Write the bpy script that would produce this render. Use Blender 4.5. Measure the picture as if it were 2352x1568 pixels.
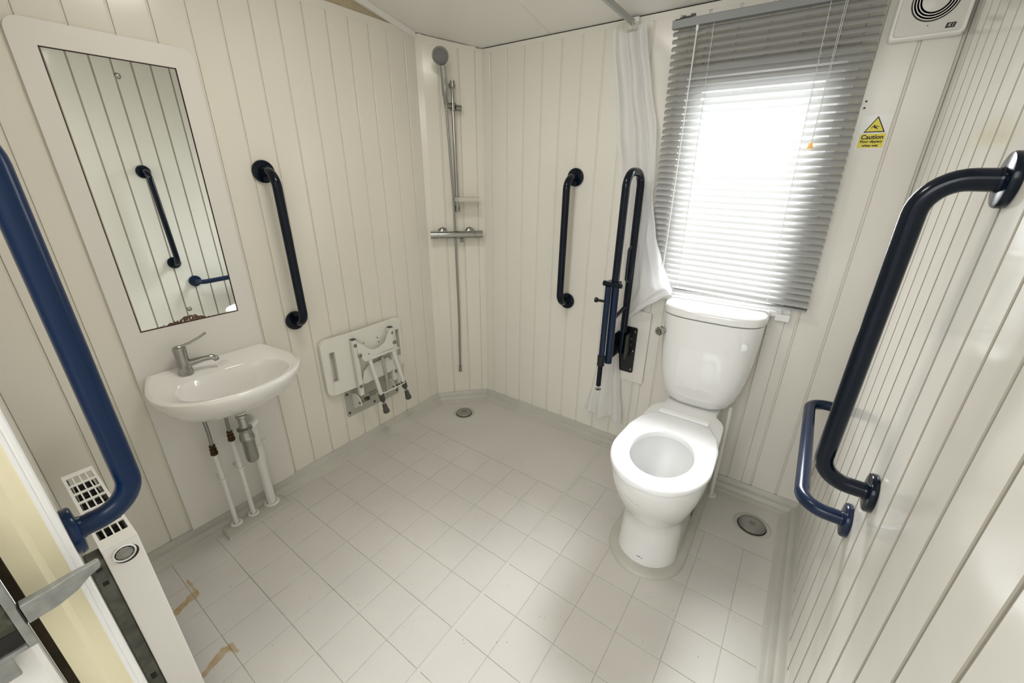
import bpy, bmesh, math, random
from mathutils import Vector, Matrix
random.seed(7)
S = bpy.context.scene
for o in list(bpy.data.objects): bpy.data.objects.remove(o)
V = Vector

# ------------------------------------------------------------------ camera, sky, lamps, exposure
CAM = V((0, 0, 1.4))
F, PITCH, YAW, ROLL = 940.35, -0.387031, -0.618147, 0.00833
cd = bpy.data.cameras.new('camera'); cam = bpy.data.objects.new('camera', cd); S.collection.objects.link(cam)
S.camera = cam
cd.sensor_fit = 'HORIZONTAL'; cd.sensor_width = 36.0; cd.lens = F * 36.0 / 2352.0; cd.clip_start = 0.02
cp, sp, cy_, sy_ = math.cos(PITCH), math.sin(PITCH), math.cos(YAW), math.sin(YAW)
fw = V((sy_ * cp, cy_ * cp, sp)); rt = V((cy_, -sy_, 0)); up = rt.cross(fw)
cr, sr = math.cos(ROLL), math.sin(ROLL)
r2 = cr * rt + sr * up; u2 = -sr * rt + cr * up
cam.matrix_world = Matrix(((r2.x, u2.x, -fw.x, CAM.x), (r2.y, u2.y, -fw.y, CAM.y), (r2.z, u2.z, -fw.z, CAM.z), (0, 0, 0, 1)))

W = bpy.data.worlds.new('world'); S.world = W; W.use_nodes = True
bg = W.node_tree.nodes['Background']; bg.inputs[0].default_value = (0.93, 0.96, 1.0, 1); bg.inputs[1].default_value = 0.85

def area(name, loc, target, sx, sz, power, col):
    l = bpy.data.lights.new(name, 'AREA'); l.shape = 'RECTANGLE'; l.size = sx; l.size_y = sz; l.energy = power; l.color = col
    o = bpy.data.objects.new(name, l); S.collection.objects.link(o); o.location = loc
    o.rotation_euler = (V(target) - V(loc)).to_track_quat('-Z', 'Y').to_euler(); return o
area('daylight_window', (-0.28, 2.9, 1.6), (-0.28, 1.9, 1.25), 1.5, 1.2, 190, (0.92, 0.96, 1.0))
area('daylight_sky', (-0.34, 2.75, 2.55), (-0.28, 1.93, 1.34), 1.0, 0.8, 195, (0.94, 0.97, 1.0))
area('daylight_door', (-0.30, -0.95, 2.05), (-0.42, 0.55, 0.0), 1.1, 1.0, 15, (1.0, 0.985, 0.95))
area('ceiling_lamp', (-0.85, 0.75, 2.16), (-0.85, 0.75, 0), 0.30, 0.30, 6, (1.0, 0.965, 0.90))

vs = S.view_settings
S.display_settings.display_device = 'sRGB'
vs.view_transform = 'Standard'; vs.look = 'None'; vs.gamma = 1.0; vs.use_curve_mapping = False
vs.exposure = 0.22

# ------------------------------------------------------------------ helpers
def mat(name, col, rough=0.5, metal=0.0, coat=0.0, spec=0.5, bump=None, var=None, trans=None, wave=None):
    m = bpy.data.materials.new(name); m.use_nodes = True; nt = m.node_tree; N = nt.nodes; L = nt.links
    p = N['Principled BSDF']; p.inputs['Base Color'].default_value = (*col, 1); p.inputs['Roughness'].default_value = rough
    p.inputs['Metallic'].default_value = metal; p.inputs['Coat Weight'].default_value = coat
    p.inputs['Specular IOR Level'].default_value = spec
    geo = N.new('ShaderNodeNewGeometry')
    if var:   # (scale, amount)
        n = N.new('ShaderNodeTexNoise'); n.inputs['Scale'].default_value = var[0]; n.inputs['Detail'].default_value = 4
        L.new(geo.outputs['Position'], n.inputs['Vector'])
        r = N.new('ShaderNodeValToRGB'); a = var[1]
        r.color_ramp.elements[0].position = 0.3; r.color_ramp.elements[1].position = 0.7
        r.color_ramp.elements[0].color = (*[c * (1 - a) for c in col], 1); r.color_ramp.elements[1].color = (*[min(1, c * (1 + a * .5)) for c in col], 1)
        L.new(n.outputs['Fac'], r.inputs['Fac']); L.new(r.outputs['Color'], p.inputs['Base Color'])
    last = None
    for b in (bump, wave):
        if b:   # (scale, strength, distance)
            n = N.new('ShaderNodeTexNoise'); n.inputs['Scale'].default_value = b[0]; n.inputs['Detail'].default_value = 2
            L.new(geo.outputs['Position'], n.inputs['Vector'])
            bn = N.new('ShaderNodeBump'); bn.inputs['Strength'].default_value = b[1]; bn.inputs['Distance'].default_value = b[2]
            L.new(n.outputs['Fac'], bn.inputs['Height'])
            if last: L.new(last.outputs['Normal'], bn.inputs['Normal'])
            last = bn
    if last: L.new(last.outputs['Normal'], p.inputs['Normal'])
    if trans:
        t = N.new('ShaderNodeBsdfTranslucent'); t.inputs['Color'].default_value = (*[min(1, c * 1.1) for c in col], 1)
        mx = N.new('ShaderNodeMixShader'); mx.inputs[0].default_value = trans
        L.new(p.outputs[0], mx.inputs[1]); L.new(t.outputs[0], mx.inputs[2]); L.new(mx.outputs[0], N['Material Output'].inputs['Surface'])
    return m

M = {}
M['pvc'] = mat('wall_pvc', (0.80, 0.765, 0.675), 0.17, spec=0.45, wave=(3.0, 0.25, 0.012), var=(1.5, 0.03))
M['pvc_r'] = mat('wall_pvc_right', (0.80, 0.78, 0.715), 0.13, spec=0.5, wave=(5.0, 0.25, 0.010), var=(1.5, 0.03))
M['pvc_w'] = mat('wall_pvc_window', (0.79, 0.765, 0.695), 0.20, spec=0.45, wave=(3.0, 0.25, 0.012), var=(1.5, 0.03))
M['backing'] = mat('wall_backing', (0.25, 0.22, 0.18), 0.8)
M['joint'] = mat('board_joint', (0.74, 0.705, 0.62), 0.4)  # groove shade put into the colour, slightly darker than the boards
M['joint_r'] = mat('board_joint_shaded', (0.42, 0.39, 0.325), 0.6)  # right-wall groove faces darkened in colour to stand in for shade
M['seam'] = mat('weld_bead', (0.60, 0.585, 0.54), 0.25)
M['groove'] = mat('groove_backing', (0.55, 0.50, 0.42), 0.7)
M['ceiling'] = mat('ceiling_board', (0.86, 0.84, 0.79), 0.28, bump=(90, 0.15, 0.002), wave=(4, 0.2, 0.01))
M['gable'] = mat('gable_board', (0.50, 0.42, 0.29), 0.7, bump=(200, 0.3, 0.002), var=(120, 0.08))
M['panel'] = mat('white_panel', (0.80, 0.775, 0.72), 0.30, wave=(3, 0.15, 0.008), var=(1.5, 0.03))
M['ceramic'] = mat('ceramic', (0.86, 0.86, 0.85), 0.08, coat=0.6, spec=0.6)
M['seatpl'] = mat('seat_plastic', (0.92, 0.93, 0.94), 0.15, spec=0.5)
M['sinkcer'] = mat('basin_ceramic', (0.84, 0.82, 0.78), 0.10, coat=0.5, spec=0.6)
M['chrome'] = mat('chrome', (0.40, 0.40, 0.385), 0.09, metal=1.0, bump=(300, 0.05, 0.0005))
M['dchrome'] = mat('dull_chrome', (0.30, 0.30, 0.28), 0.25, metal=1.0)
M['steel'] = mat('brushed_steel', (0.36, 0.36, 0.34), 0.42, metal=1.0, bump=(400, 0.2, 0.0005))
M['brass'] = mat('tarnished_brass', (0.085, 0.055, 0.028), 0.28, metal=1.0)
M['blue'] = mat('navy_powdercoat', (0.006, 0.016, 0.045), 0.22, coat=0.1, spec=0.3, bump=(500, 0.05, 0.0003))
M['blued'] = mat('dark_navy_powdercoat', (0.002, 0.006, 0.014), 0.18, coat=0.08, spec=0.25, bump=(500, 0.05, 0.0003))
M['blueb'] = mat('bright_navy_powdercoat', (0.002, 0.017, 0.062), 0.25, coat=0.05, spec=0.3, bump=(500, 0.08, 0.0003))
M['black'] = mat('black_metal', (0.006, 0.007, 0.009), 0.35)
M['dark'] = mat('dark_void', (0.012, 0.010, 0.008), 0.7)
M['rubber'] = mat('grey_rubber', (0.075, 0.07, 0.065), 0.55)
M['cream'] = mat('cream_frame', (0.86, 0.79, 0.56), 0.35, wave=(20, 0.2, 0.004))
M['white'] = mat('white_gloss', (0.86, 0.85, 0.82), 0.22)
M['whitepipe'] = mat('white_pipe', (0.82, 0.81, 0.77), 0.3)
M['seatwhite'] = mat('seat_white_plastic', (0.80, 0.79, 0.71), 0.35, spec=0.4)
M['seatframe'] = mat('seat_frame_enamel', (0.76, 0.75, 0.69), 0.28)
M['plate'] = mat('grey_plate', (0.50, 0.50, 0.44), 0.25, metal=0.35)
M['radiator'] = mat('radiator_enamel', (0.87, 0.85, 0.81), 0.28)
M['galv'] = mat('galvanised', (0.13, 0.135, 0.115), 0.5, metal=0.5, bump=(80, 0.4, 0.001), var=(30, 0.4))
M['alu'] = mat('cast_aluminium', (0.34, 0.345, 0.33), 0.45, metal=0.6, bump=(200, 0.3, 0.0008), var=(60, 0.2))
M['aludirt'] = mat('dirty_metal', (0.10, 0.10, 0.07), 0.6, metal=0.4, bump=(90, 0.7, 0.003), var=(70, 0.7))
M['slat'] = mat('blind_slat', (0.38, 0.38, 0.365), 0.32, trans=0.15)
M['headrail'] = mat('blind_headrail', (0.27, 0.28, 0.28), 0.40)
M['cord'] = mat('blind_cord', (0.75, 0.75, 0.74), 0.6)
M['clearplastic'] = mat('amber_plastic', (0.85, 0.62, 0.25), 0.3, trans=0.4)
M['curtain'] = mat('shower_curtain', (0.90, 0.895, 0.895), 0.35, trans=0.42)
M['upvc'] = mat('window_upvc', (0.88, 0.88, 0.87), 0.25)
M['fan'] = mat('fan_plastic', (0.72, 0.70, 0.65), 0.30)
M['fanrim'] = mat('fan_rim_plastic', (0.88, 0.87, 0.82), 0.22)
M['fandark'] = mat('fan_slot_dark', (0.03, 0.015, 0.012), 0.5)
M['yellow'] = mat('sign_yellow', (0.78, 0.66, 0.05), 0.35)
M['ink'] = mat('sign_black', (0.012, 0.008, 0.006), 0.5)
M['stickerw'] = mat('sticker_film', (0.80, 0.80, 0.77), 0.22)
M['stickerc'] = mat('cistern_label_film', (0.87, 0.87, 0.855), 0.30)
M['clear'] = mat('clear_dish', (0.80, 0.78, 0.70), 0.12, trans=0.5)
M['redwood'] = mat('mirror_edge_rust', (0.055, 0.022, 0.015), 0.6)
M['gray'] = mat('shower_face_grey', (0.20, 0.20, 0.19), 0.5)
M['rail'] = mat('curtain_rail_alu', (0.42, 0.43, 0.42), 0.35, metal=0.3)
M['leafgrey'] = mat('door_leaf_grey', (0.55, 0.52, 0.47), 0.4, var=(60, 0.15))
M['brown'] = mat('threshold_mat', (0.035, 0.022, 0.006), 0.8, var=(40, 0.5))
M['silicone'] = mat('grey_sealant', (0.35, 0.33, 0.29), 0.5)

def glassmat():
    m = bpy.data.materials.new('window_glass'); m.use_nodes = True; nt = m.node_tree; N = nt.nodes; L = nt.links
    N.remove(N['Principled BSDF'])
    t = N.new('ShaderNodeBsdfTransparent'); g = N.new('ShaderNodeBsdfGlossy'); g.inputs['Roughness'].default_value = 0.03
    mx = N.new('ShaderNodeMixShader'); mx.inputs[0].default_value = 0.06
    L.new(t.outputs[0], mx.inputs[1]); L.new(g.outputs[0], mx.inputs[2]); L.new(mx.outputs[0], N['Material Output'].inputs['Surface'])
    return m
M['glass'] = glassmat()

def panmat():
    # glazed pan with a few dark scuff marks on its front and foot
    m = mat('pan_ceramic', (0.86, 0.86, 0.85), 0.08, coat=0.6, spec=0.6); nt = m.node_tree; N = nt.nodes; L = nt.links; p = N['Principled BSDF']
    geo = N.new('ShaderNodeNewGeometry'); sep = N.new('ShaderNodeSeparateXYZ'); L.new(geo.outputs['Position'], sep.inputs[0])
    def mth(op, a, b=None):
        n = N.new('ShaderNodeMath'); n.operation = op
        for i, x in enumerate((a, b)):
            if x is None: continue
            if isinstance(x, (int, float)): n.inputs[i].default_value = x
            else: L.new(x, n.inputs[i])
        return n.outputs[0]
    no = N.new('ShaderNodeTexNoise'); no.inputs['Scale'].default_value = 130; no.inputs['Detail'].default_value = 3; L.new(geo.outputs['Position'], no.inputs['Vector'])
    tot = None
    for x0, x1, z0, sl, w in SCUFF:
        zl = mth('ADD', mth('MULTIPLY', mth('SUBTRACT', sep.outputs['X'], x0), sl), z0)
        d = mth('ABSOLUTE', mth('SUBTRACT', sep.outputs['Z'], mth('ADD', zl, mth('MULTIPLY', mth('SUBTRACT', no.outputs['Fac'], 0.5), w * 8))))
        f = mth('MULTIPLY', mth('LESS_THAN', d, w), mth('MULTIPLY', mth('GREATER_THAN', sep.outputs['X'], x0), mth('LESS_THAN', sep.outputs['X'], x1)))
        f = mth('MULTIPLY', f, mth('GREATER_THAN', no.outputs['Fac'], 0.47)); f = mth('MULTIPLY', f, mth('LESS_THAN', sep.outputs['Y'], 1.30))
        tot = f if tot is None else mth('MAXIMUM', tot, f)
    mc = N.new('ShaderNodeMixRGB'); L.new(tot, mc.inputs[0]); mc.inputs[1].default_value = (0.86, 0.86, 0.85, 1); mc.inputs[2].default_value = (0.10, 0.10, 0.09, 1)
    L.new(mc.outputs[0], p.inputs['Base Color']); return m
SCUFF = ((-0.322, -0.262, 0.392, -0.28, 0.0008), (-0.300, -0.268, 0.3795, -0.05, 0.0006), (-0.272, -0.248, 0.046, -0.15, 0.0018))
M['pan'] = panmat()

def mirrormat():
    # silvered glass; silver has gone brown along the bottom edge
    m = bpy.data.materials.new('mirror_glass'); m.use_nodes = True; nt = m.node_tree; N = nt.nodes; L = nt.links
    p = N['Principled BSDF']; p.inputs['Metallic'].default_value = 1; p.inputs['Roughness'].default_value = 0.012
    p.inputs['Base Color'].default_value = (0.86, 0.88, 0.84, 1)
    geo = N.new('ShaderNodeNewGeometry'); sep = N.new('ShaderNodeSeparateXYZ'); L.new(geo.outputs['Position'], sep.inputs[0])
    def mth(op, a, b=None, c=None):
        n = N.new('ShaderNodeMath'); n.operation = op
        for i, x in enumerate((a, b, c)):
            if x is None: continue
            if isinstance(x, (int, float)): n.inputs[i].default_value = x
            else: L.new(x, n.inputs[i])
        return n.outputs[0]
    no = N.new('ShaderNodeTexNoise'); no.inputs['Scale'].default_value = 120; no.inputs['Detail'].default_value = 5; L.new(geo.outputs['Position'], no.inputs['Vector'])
    # height of corrosion above bottom edge (z=0.895): bell around y=0.475
    dy = mth('DIVIDE', mth('SUBTRACT', sep.outputs['Y'], 0.477), 0.035)
    bell = mth('POWER', 2.718, mth('MULTIPLY', mth('MULTIPLY', dy, dy), -1.0))
    dy2 = mth('DIVIDE', mth('SUBTRACT', sep.outputs['Y'], 0.44), 0.05)
    bell2 = mth('POWER', 2.718, mth('MULTIPLY', mth('MULTIPLY', dy2, dy2), -1.0))
    h = mth('ADD', mth('MULTIPLY', bell, 0.016), mth('MULTIPLY', bell2, 0.010))
    z = mth('SUBTRACT', sep.outputs['Z'], 0.897)
    d = mth('SUBTRACT', mth('ADD', h, mth('MULTIPLY', mth('SUBTRACT', no.outputs['Fac'], 0.5), 0.022)), z)
    f = mth('MULTIPLY', mth('GREATER_THAN', d, 0.0015), mth('GREATER_THAN', no.outputs['Fac'], 0.42))
    mc = N.new('ShaderNodeMixRGB'); L.new(f, mc.inputs[0]); mc.inputs[1].default_value = (0.86, 0.88, 0.84, 1); mc.inputs[2].default_value = (0.12, 0.07, 0.045, 1)
    L.new(mc.outputs[0], p.inputs['Base Color'])
    L.new(mth('MULTIPLY_ADD', f, 0.6, 0.012), p.inputs['Roughness']); L.new(mth('SUBTRACT', 1.0, f), p.inputs['Metallic'])
    return m
M['mirror'] = mirrormat()

def floormat(name, grout=False):
    m = bpy.data.materials.new(name); m.use_nodes = True; nt = m.node_tree; N = nt.nodes; L = nt.links
    p = N['Principled BSDF']; p.inputs['Roughness'].default_value = 0.42; p.inputs['Specular IOR Level'].default_value = 0.4
    geo = N.new('ShaderNodeNewGeometry'); sep = N.new('ShaderNodeSeparateXYZ'); L.new(geo.outputs['Position'], sep.inputs[0])
    def mth(op, a, b=None, c=None, clamp=False):
        n = N.new('ShaderNodeMath'); n.operation = op; n.use_clamp = clamp
        for i, x in enumerate((a, b, c)):
            if x is None: continue
            if isinstance(x, (int, float)): n.inputs[i].default_value = x
            else: L.new(x, n.inputs[i])
        return n.outputs[0]
    def noise(sc, det=3):
        n = N.new('ShaderNodeTexNoise'); n.inputs['Scale'].default_value = sc; n.inputs['Detail'].default_value = det
        L.new(geo.outputs['Position'], n.inputs['Vector']); return n.outputs['Fac']
    n1 = noise(2.2, 5); n2 = noise(140, 2); n3 = noise(38, 3); n4 = noise(26, 4)
    base = (0.585, 0.565, 0.52)
    if grout: base = (0.545, 0.525, 0.48)
    cr_ = N.new('ShaderNodeValToRGB'); cr_.color_ramp.elements[0].position = .3; cr_.color_ramp.elements[1].position = .7
    cr_.color_ramp.elements[0].color = (*[c * .93 for c in base], 1); cr_.color_ramp.elements[1].color = (*[min(1, c * 1.04) for c in base], 1)
    L.new(n1, cr_.inputs['Fac']); col = cr_.outputs['Color']
    def mix(f, c1, c2):
        x = N.new('ShaderNodeMixRGB'); L.new(f, x.inputs[0]); L.new(c1, x.inputs[1]); x.inputs[2].default_value = (*c2, 1); return x.outputs[0]
    def capsule(ax, ay, bx, by, r0, r1, jit):
        dx, dy = bx - ax, by - ay; l2 = dx * dx + dy * dy
        px = mth('SUBTRACT', sep.outputs['X'], ax); py = mth('SUBTRACT', sep.outputs['Y'], ay)
        t = mth('DIVIDE', mth('ADD', mth('MULTIPLY', px, dx), mth('MULTIPLY', py, dy)), l2, clamp=True)
        ex = mth('SUBTRACT', px, mth('MULTIPLY', t, dx)); ey = mth('SUBTRACT', py, mth('MULTIPLY', t, dy))
        d = mth('SQRT', mth('ADD', mth('MULTIPLY', ex, ex), mth('MULTIPLY', ey, ey)))
        r = mth('MULTIPLY_ADD', t, r1 - r0, r0)
        e = mth('ADD', mth('SUBTRACT', r, d), mth('MULTIPLY', mth('SUBTRACT', n4, 0.5), jit))
        return mth('MULTIPLY', e, 220.0, clamp=True)
    if not grout:
        # fine dark specks and scuffs
        sp_ = mth('MULTIPLY', mth('GREATER_THAN', n2, 0.715), mth('GREATER_THAN', n3, 0.585))
        col = mix(mth('MULTIPLY', sp_, 0.7), col, (0.10, 0.085, 0.06))
        for c in ((-1.480, 0.112, -1.500, 0.165, 0.015, 0.019, 0.035), (-1.505, 0.178, -1.585, 0.176, 0.007, 0.005, 0.02), (-1.188, 0.092, -1.213, 0.150, 0.013, 0.017, 0.035), (-1.215, 0.168, -1.175, 0.173, 0.011, 0.006, 0.02)):
            f = capsule(*c); f = mth('MULTIPLY', f, mth('MULTIPLY_ADD', n3, 0.9, 0.30, clamp=True)); col = mix(f, col, (0.40, 0.27, 0.11))
    else:
        f = capsule(-1.30, 0.32, -1.13, 0.473, 0.03, 0.02, 0.01); col = mix(mth('MULTIPLY', f, .8), col, (0.22, 0.12, 0.06))
        f = capsule(-1.50, 0.32, -1.28, 0.32, 0.012, 0.012, 0.01); col = mix(mth('MULTIPLY', f, .6), col, (0.16, 0.12, 0.08))
        f = mth('MULTIPLY', mth('GREATER_THAN', n4, 0.58), 0.30); col = mix(f, col, (0.20, 0.17, 0.13))
    L.new(col, p.inputs['Base Color'])
    b = N.new('ShaderNodeBump'); b.inputs['Strength'].default_value = 0.35; b.inputs['Distance'].default_value = 0.0012
    L.new(noise(170, 3), b.inputs['Height']); L.new(b.outputs['Normal'], p.inputs['Normal'])
    return m
M['tile'] = floormat('floor_tile'); M['grout'] = floormat('floor_joint', True)
M['tray'] = mat('tray_grp', (0.50, 0.485, 0.43), 0.38, bump=(120, 0.15, 0.001), var=(5, 0.10))

# ---- bmesh helpers
def newbm(): return bmesh.new()
def world_origin(p):
    v = V((0, 0, 0))
    while p is not None: v = v + p.location; p = p.parent
    return v
def obj(name, bm, m, parent=None, smooth=False, off=None, bevel=0, me=None):
    if me is None:
        me = bpy.data.meshes.new(name)
        bmesh.ops.recalc_face_normals(bm, faces=bm.faces)
        bm.to_mesh(me); bm.free()
        ms = m if isinstance(m, (list, tuple)) else [m]
        for x in ms: me.materials.append(M[x])
        if smooth:
            for p in me.polygons: p.use_smooth = True
            try: me.set_sharp_from_angle(angle=math.radians(smooth if smooth > 1 else 40))
            except Exception: pass
    o = bpy.data.objects.new(name, me); S.collection.objects.link(o)
    o.location = V(off) if off is not None else V((0, 0, 0))
    if parent is not None:
        o.location = o.location - world_origin(parent); o.parent = parent
    if bevel:
        md = o.modifiers.new('bevel', 'BEVEL'); md.width = bevel; md.segments = 2; md.limit_method = 'ANGLE'; md.angle_limit = math.radians(40)
    return o
def tag(o, label=None, cat=None, group=None, kind=None):
    if label: o['label'] = label
    if cat: o['category'] = cat
    if group: o['group'] = group
    if kind: o['kind'] = kind
    return o
def thing(name, loc, label, cat, group=None):
    o = bpy.data.objects.new(name, None); o.empty_display_size = 0.05; S.collection.objects.link(o); o.location = V(loc)
    return tag(o, label, cat, group)
def struct(name, bm, m, label, parent=None, **k):
    return tag(obj(name, bm, m, parent, **k), label, None, None, 'structure')
def box(bm, a, b, mi=0):
    (x0, y0, z0), (x1, y1, z1) = a, b
    v = [bm.verts.new(p) for p in ((x0, y0, z0), (x1, y0, z0), (x1, y1, z0), (x0, y1, z0), (x0, y0, z1), (x1, y0, z1), (x1, y1, z1), (x0, y1, z1))]
    for f in ((0, 3, 2, 1), (4, 5, 6, 7), (0, 1, 5, 4), (1, 2, 6, 5), (2, 3, 7, 6), (3, 0, 4, 7)):
        bm.faces.new([v[i] for i in f]).material_index = mi
    return v
def prism(bm, poly, d0, d1, fn, mi=0):
    """poly: 2D list; fn(a,b,d)->3D"""
    A = [bm.verts.new(fn(a, b, d0)) for a, b in poly]; B = [bm.verts.new(fn(a, b, d1)) for a, b in poly]
    n = len(poly)
    bm.faces.new(A).material_index = mi; bm.faces.new(B[::-1]).material_index = mi
    for i in range(n): bm.faces.new((A[i], B[i], B[(i + 1) % n], A[(i + 1) % n])).material_index = mi
def basis(ax):
    ax = V(ax).normalized(); a = V((0, 0, 1)) if abs(ax.z) < .9 else V((1, 0, 0))
    u = ax.cross(a).normalized(); return ax, u, ax.cross(u)
def loft(bm, rings, cap0=True, cap1=True, mi=0, closed=True):
    R = [[bm.verts.new(p) for p in r] for r in rings]; n = len(R[0])
    for i in range(len(R) - 1):
        for j in range(n if closed else n - 1):
            k = (j + 1) % n
            bm.faces.new((R[i][j], R[i][k], R[i + 1][k], R[i + 1][j])).material_index = mi
    if cap0: bm.faces.new(R[0][::-1]).material_index = mi
    if cap1: bm.faces.new(R[-1]).material_index = mi
    return R
def lathe(bm, prof, org, ax, n=28, mi=0, sx=1.0):
    ax, u, w = basis(ax); org = V(org)
    loft(bm, [[org + ax * h + (u * math.cos(t) * sx + w * math.sin(t)) * max(r, 1e-5) for t in [2 * math.pi * k / n for k in range(n)]] for r, h in prof], mi=mi)
def fillet(pts, r, seg=7):
    pts = [V(p) for p in pts]; out = [pts[0]]
    for i in range(1, len(pts) - 1):
        p = pts[i]; a = (pts[i - 1] - p); b = (pts[i + 1] - p); la, lb = a.length, b.length; a.normalize(); b.normalize()
        rr = r[i - 1] if isinstance(r, (list, tuple)) else r
        ang = a.angle(b); t = min(rr / math.tan(ang / 2), la * .49 if i > 1 else la * .98, lb * .49 if i < len(pts) - 2 else lb * .98)
        p0 = p + a * t; p1 = p + b * t
        c = p + (a + b).normalized() * (t / math.cos(ang / 2)); R_ = (p0 - c).length
        v0 = (p0 - c).normalized(); v1 = (p1 - c).normalized(); om = v0.angle(v1)
        for k in range(seg + 1):
            s = k / seg; v = (v0 * math.sin((1 - s) * om) + v1 * math.sin(s * om)) / math.sin(om); out.append(c + v * R_)
    out.append(pts[-1]); return out
def sweep(bm, pts, r, n=14, mi=0, cap=True):
    pts = [V(p) for p in pts]; T = []
    for i in range(len(pts)):
        a = pts[min(i + 1, len(pts) - 1)] - pts[max(i - 1, 0)]; T.append(a.normalized())
    _, u, w = basis(T[0]); rings = []
    for i, p in enumerate(pts):
        if i:
            q = T[i - 1].rotation_difference(T[i]); u = q @ u; w = q @ w
        rr = r[i] if isinstance(r, (list, tuple)) else r
        rings.append([p + (u * math.cos(2 * math.pi * k / n) + w * math.sin(2 * math.pi * k / n)) * rr for k in range(n)])
    loft(bm, rings, cap, cap, mi)
def cyl(bm, a, b, r, n=16, mi=0): sweep(bm, [a, b], r, n, mi)
def rrect(cx, cy, hw, hh, r, seg=5):
    out = []
    for (sx, sy, a0) in ((1, 1, 0), (-1, 1, 90), (-1, -1, 180), (1, -1, 270)):
        for k in range(seg + 1):
            t = math.radians(a0 + 90 * k / seg); out.append((cx + sx * (hw - r) + r * math.cos(t), cy + sy * (hh - r) + r * math.sin(t)))
    return out
def grid_tube_text(body, size, fn, ext=0.0003, offset=0.0, parent=None, name='lettering', m='ink', shear=0.0, align='CENTER'):
    cu = bpy.data.curves.new('t', 'FONT'); cu.body = body; cu.size = size; cu.offset = offset; cu.shear = shear; cu.align_x = align; cu.resolution_u = 3
    to = bpy.data.objects.new('t', cu); S.collection.objects.link(to)
    me = bpy.data.meshes.new_from_object(to.evaluated_get(bpy.context.evaluated_depsgraph_get()))
    bpy.data.objects.remove(to); bpy.data.curves.remove(cu)
    for v in me.vertices: v.co = fn(v.co.x, v.co.y)
    me.materials.clear(); me.materials.append(M[m]); me.name = name
    return obj(name, None, None, parent, me=me)

# ------------------------------------------------------------------ room dimensions
X0, XR, YW = -1.781, 0.231, 1.904          # left wall, right wall, window wall
YL, XC = 1.665, -1.554                     # ends of the angled corner panel
YN, YO, XJ = -0.0145, -0.074, -0.83        # front wall inner / outer face, door jamb
ZB = 0.054                                 # top of the moulded upstand
def zceil(y): return 1.985 + 0.2 * (YW - y)

# ---- board mesh : u along the wall, v out of the wall, w up
def board_poly(w, g=0.007):
    return [(0.0006, -0.010), (w, -0.010), (w, -0.0032), (w - g, -0.0032), (w - g - 0.0008, -0.0008), (w - g - 0.002, 0.0), (0.0022, 0.0), (0.0006, -0.0016)]
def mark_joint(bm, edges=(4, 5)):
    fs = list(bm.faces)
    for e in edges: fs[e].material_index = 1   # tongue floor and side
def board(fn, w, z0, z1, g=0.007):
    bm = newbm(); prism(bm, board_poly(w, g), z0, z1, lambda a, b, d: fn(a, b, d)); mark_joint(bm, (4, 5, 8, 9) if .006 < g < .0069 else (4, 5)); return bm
def boards(parent, O, U, N, starts, mtl, zrange):
    """starts: list of (u0,width); zrange(u0,w)-> list of (z0,z1)"""
    O, U, N = V(O), V(U), V(N); cache = {}
    for u0, w in starts:
        for z0, z1 in zrange(u0, w):
            k = (round(w, 4), round(z0, 4), round(z1, 4))
            if k not in cache:
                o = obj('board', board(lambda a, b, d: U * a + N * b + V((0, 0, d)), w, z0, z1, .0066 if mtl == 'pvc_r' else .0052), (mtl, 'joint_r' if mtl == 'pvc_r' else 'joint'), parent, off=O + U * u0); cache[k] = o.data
            else: obj('board', None, None, parent, off=O + U * u0, me=cache[k])

# left wall
bm = newbm(); box(bm, (X0 - 0.05, YN - 0.0, 0), (X0 - 0.0095, YL + 0.02, 2.031)); WL = struct('wall_left', bm, 'groove', 'left wall clad in narrow cream vertical boards')
ZL = 2.033
st = [(YN, 0.1 - YN)] + [(0.1 * k, 0.1) for k in range(1, 16)] + [(1.6, YL - 1.6 - 0.001)]
boards(WL, (X0, 0, 0), (0, 1, 0), (1, 0, 0), st, 'pvc', lambda u, w: [(ZB, ZL)])
bm = newbm(); box(bm, (X0 - 0.004, YN, 2.003), (X0 + 0.0006, YL - 0.001, ZL + 0.0005)); obj('top_strip', bm, 'pvc', WL)
# gable above the cladding
bm = newbm()
prism(bm, [(YN, 2.031), (YL + 0.02, 2.031), (YL + 0.02, zceil(YL) + 0.01), (YN, zceil(YN) + 0.01)], X0 - 0.05, X0 - 0.006, lambda a, b, d: V((d, a, b)))
struct('wall_gable', bm, 'gable', 'tan painted gable triangle above the left wall cladding')
bm = newbm()
prism(bm, [(YL, zceil(YL) - 0.026), (YL, zceil(YL) - 0.001), (0.0, zceil(0) - 0.001), (0.0, zceil(0) - 0.036)], X0 - 0.004, X0 + 0.010, lambda a, b, d: V((d, a, b)))
struct('trim_1', bm, 'ceiling', 'pale strip along the sloping ceiling edge on the gable')

# angled corner
CU = V((XC - X0, YW - YL, 0)); CL = CU.length; CU.normalize(); CN = V((CU.y, -CU.x, 0)); CO = V((X0, YL, 0))
def cf(u, v, z): return CO + CU * u + CN * v + V((0, 0, z))
bm = newbm(); prism(bm, [(0, -0.0095), (CL, -0.0095), (CL, -0.06), (0, -0.06)], 0, 2.04, lambda a, b, d: cf(a, b, d)); WC = struct('wall_corner', bm, 'groove', 'short angled wall panel behind the shower between left and window walls')
for u0, w in ((0.030, 0.080), (0.110, 0.101), (0.211, 0.088)):
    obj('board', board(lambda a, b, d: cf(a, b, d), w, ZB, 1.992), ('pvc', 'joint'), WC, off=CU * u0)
def ctop(u): return zceil((CO + CU * u).y) - 0.004
bm = newbm(); prism(bm, [(0.026, 1.985), (0.30, 1.972), (0.30, ctop(0.30)), (0.026, ctop(0.026))], -0.004, 0.0007, lambda a, b, d: cf(a, d, b)); obj('top_strip', bm, 'pvc', WC)
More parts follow.
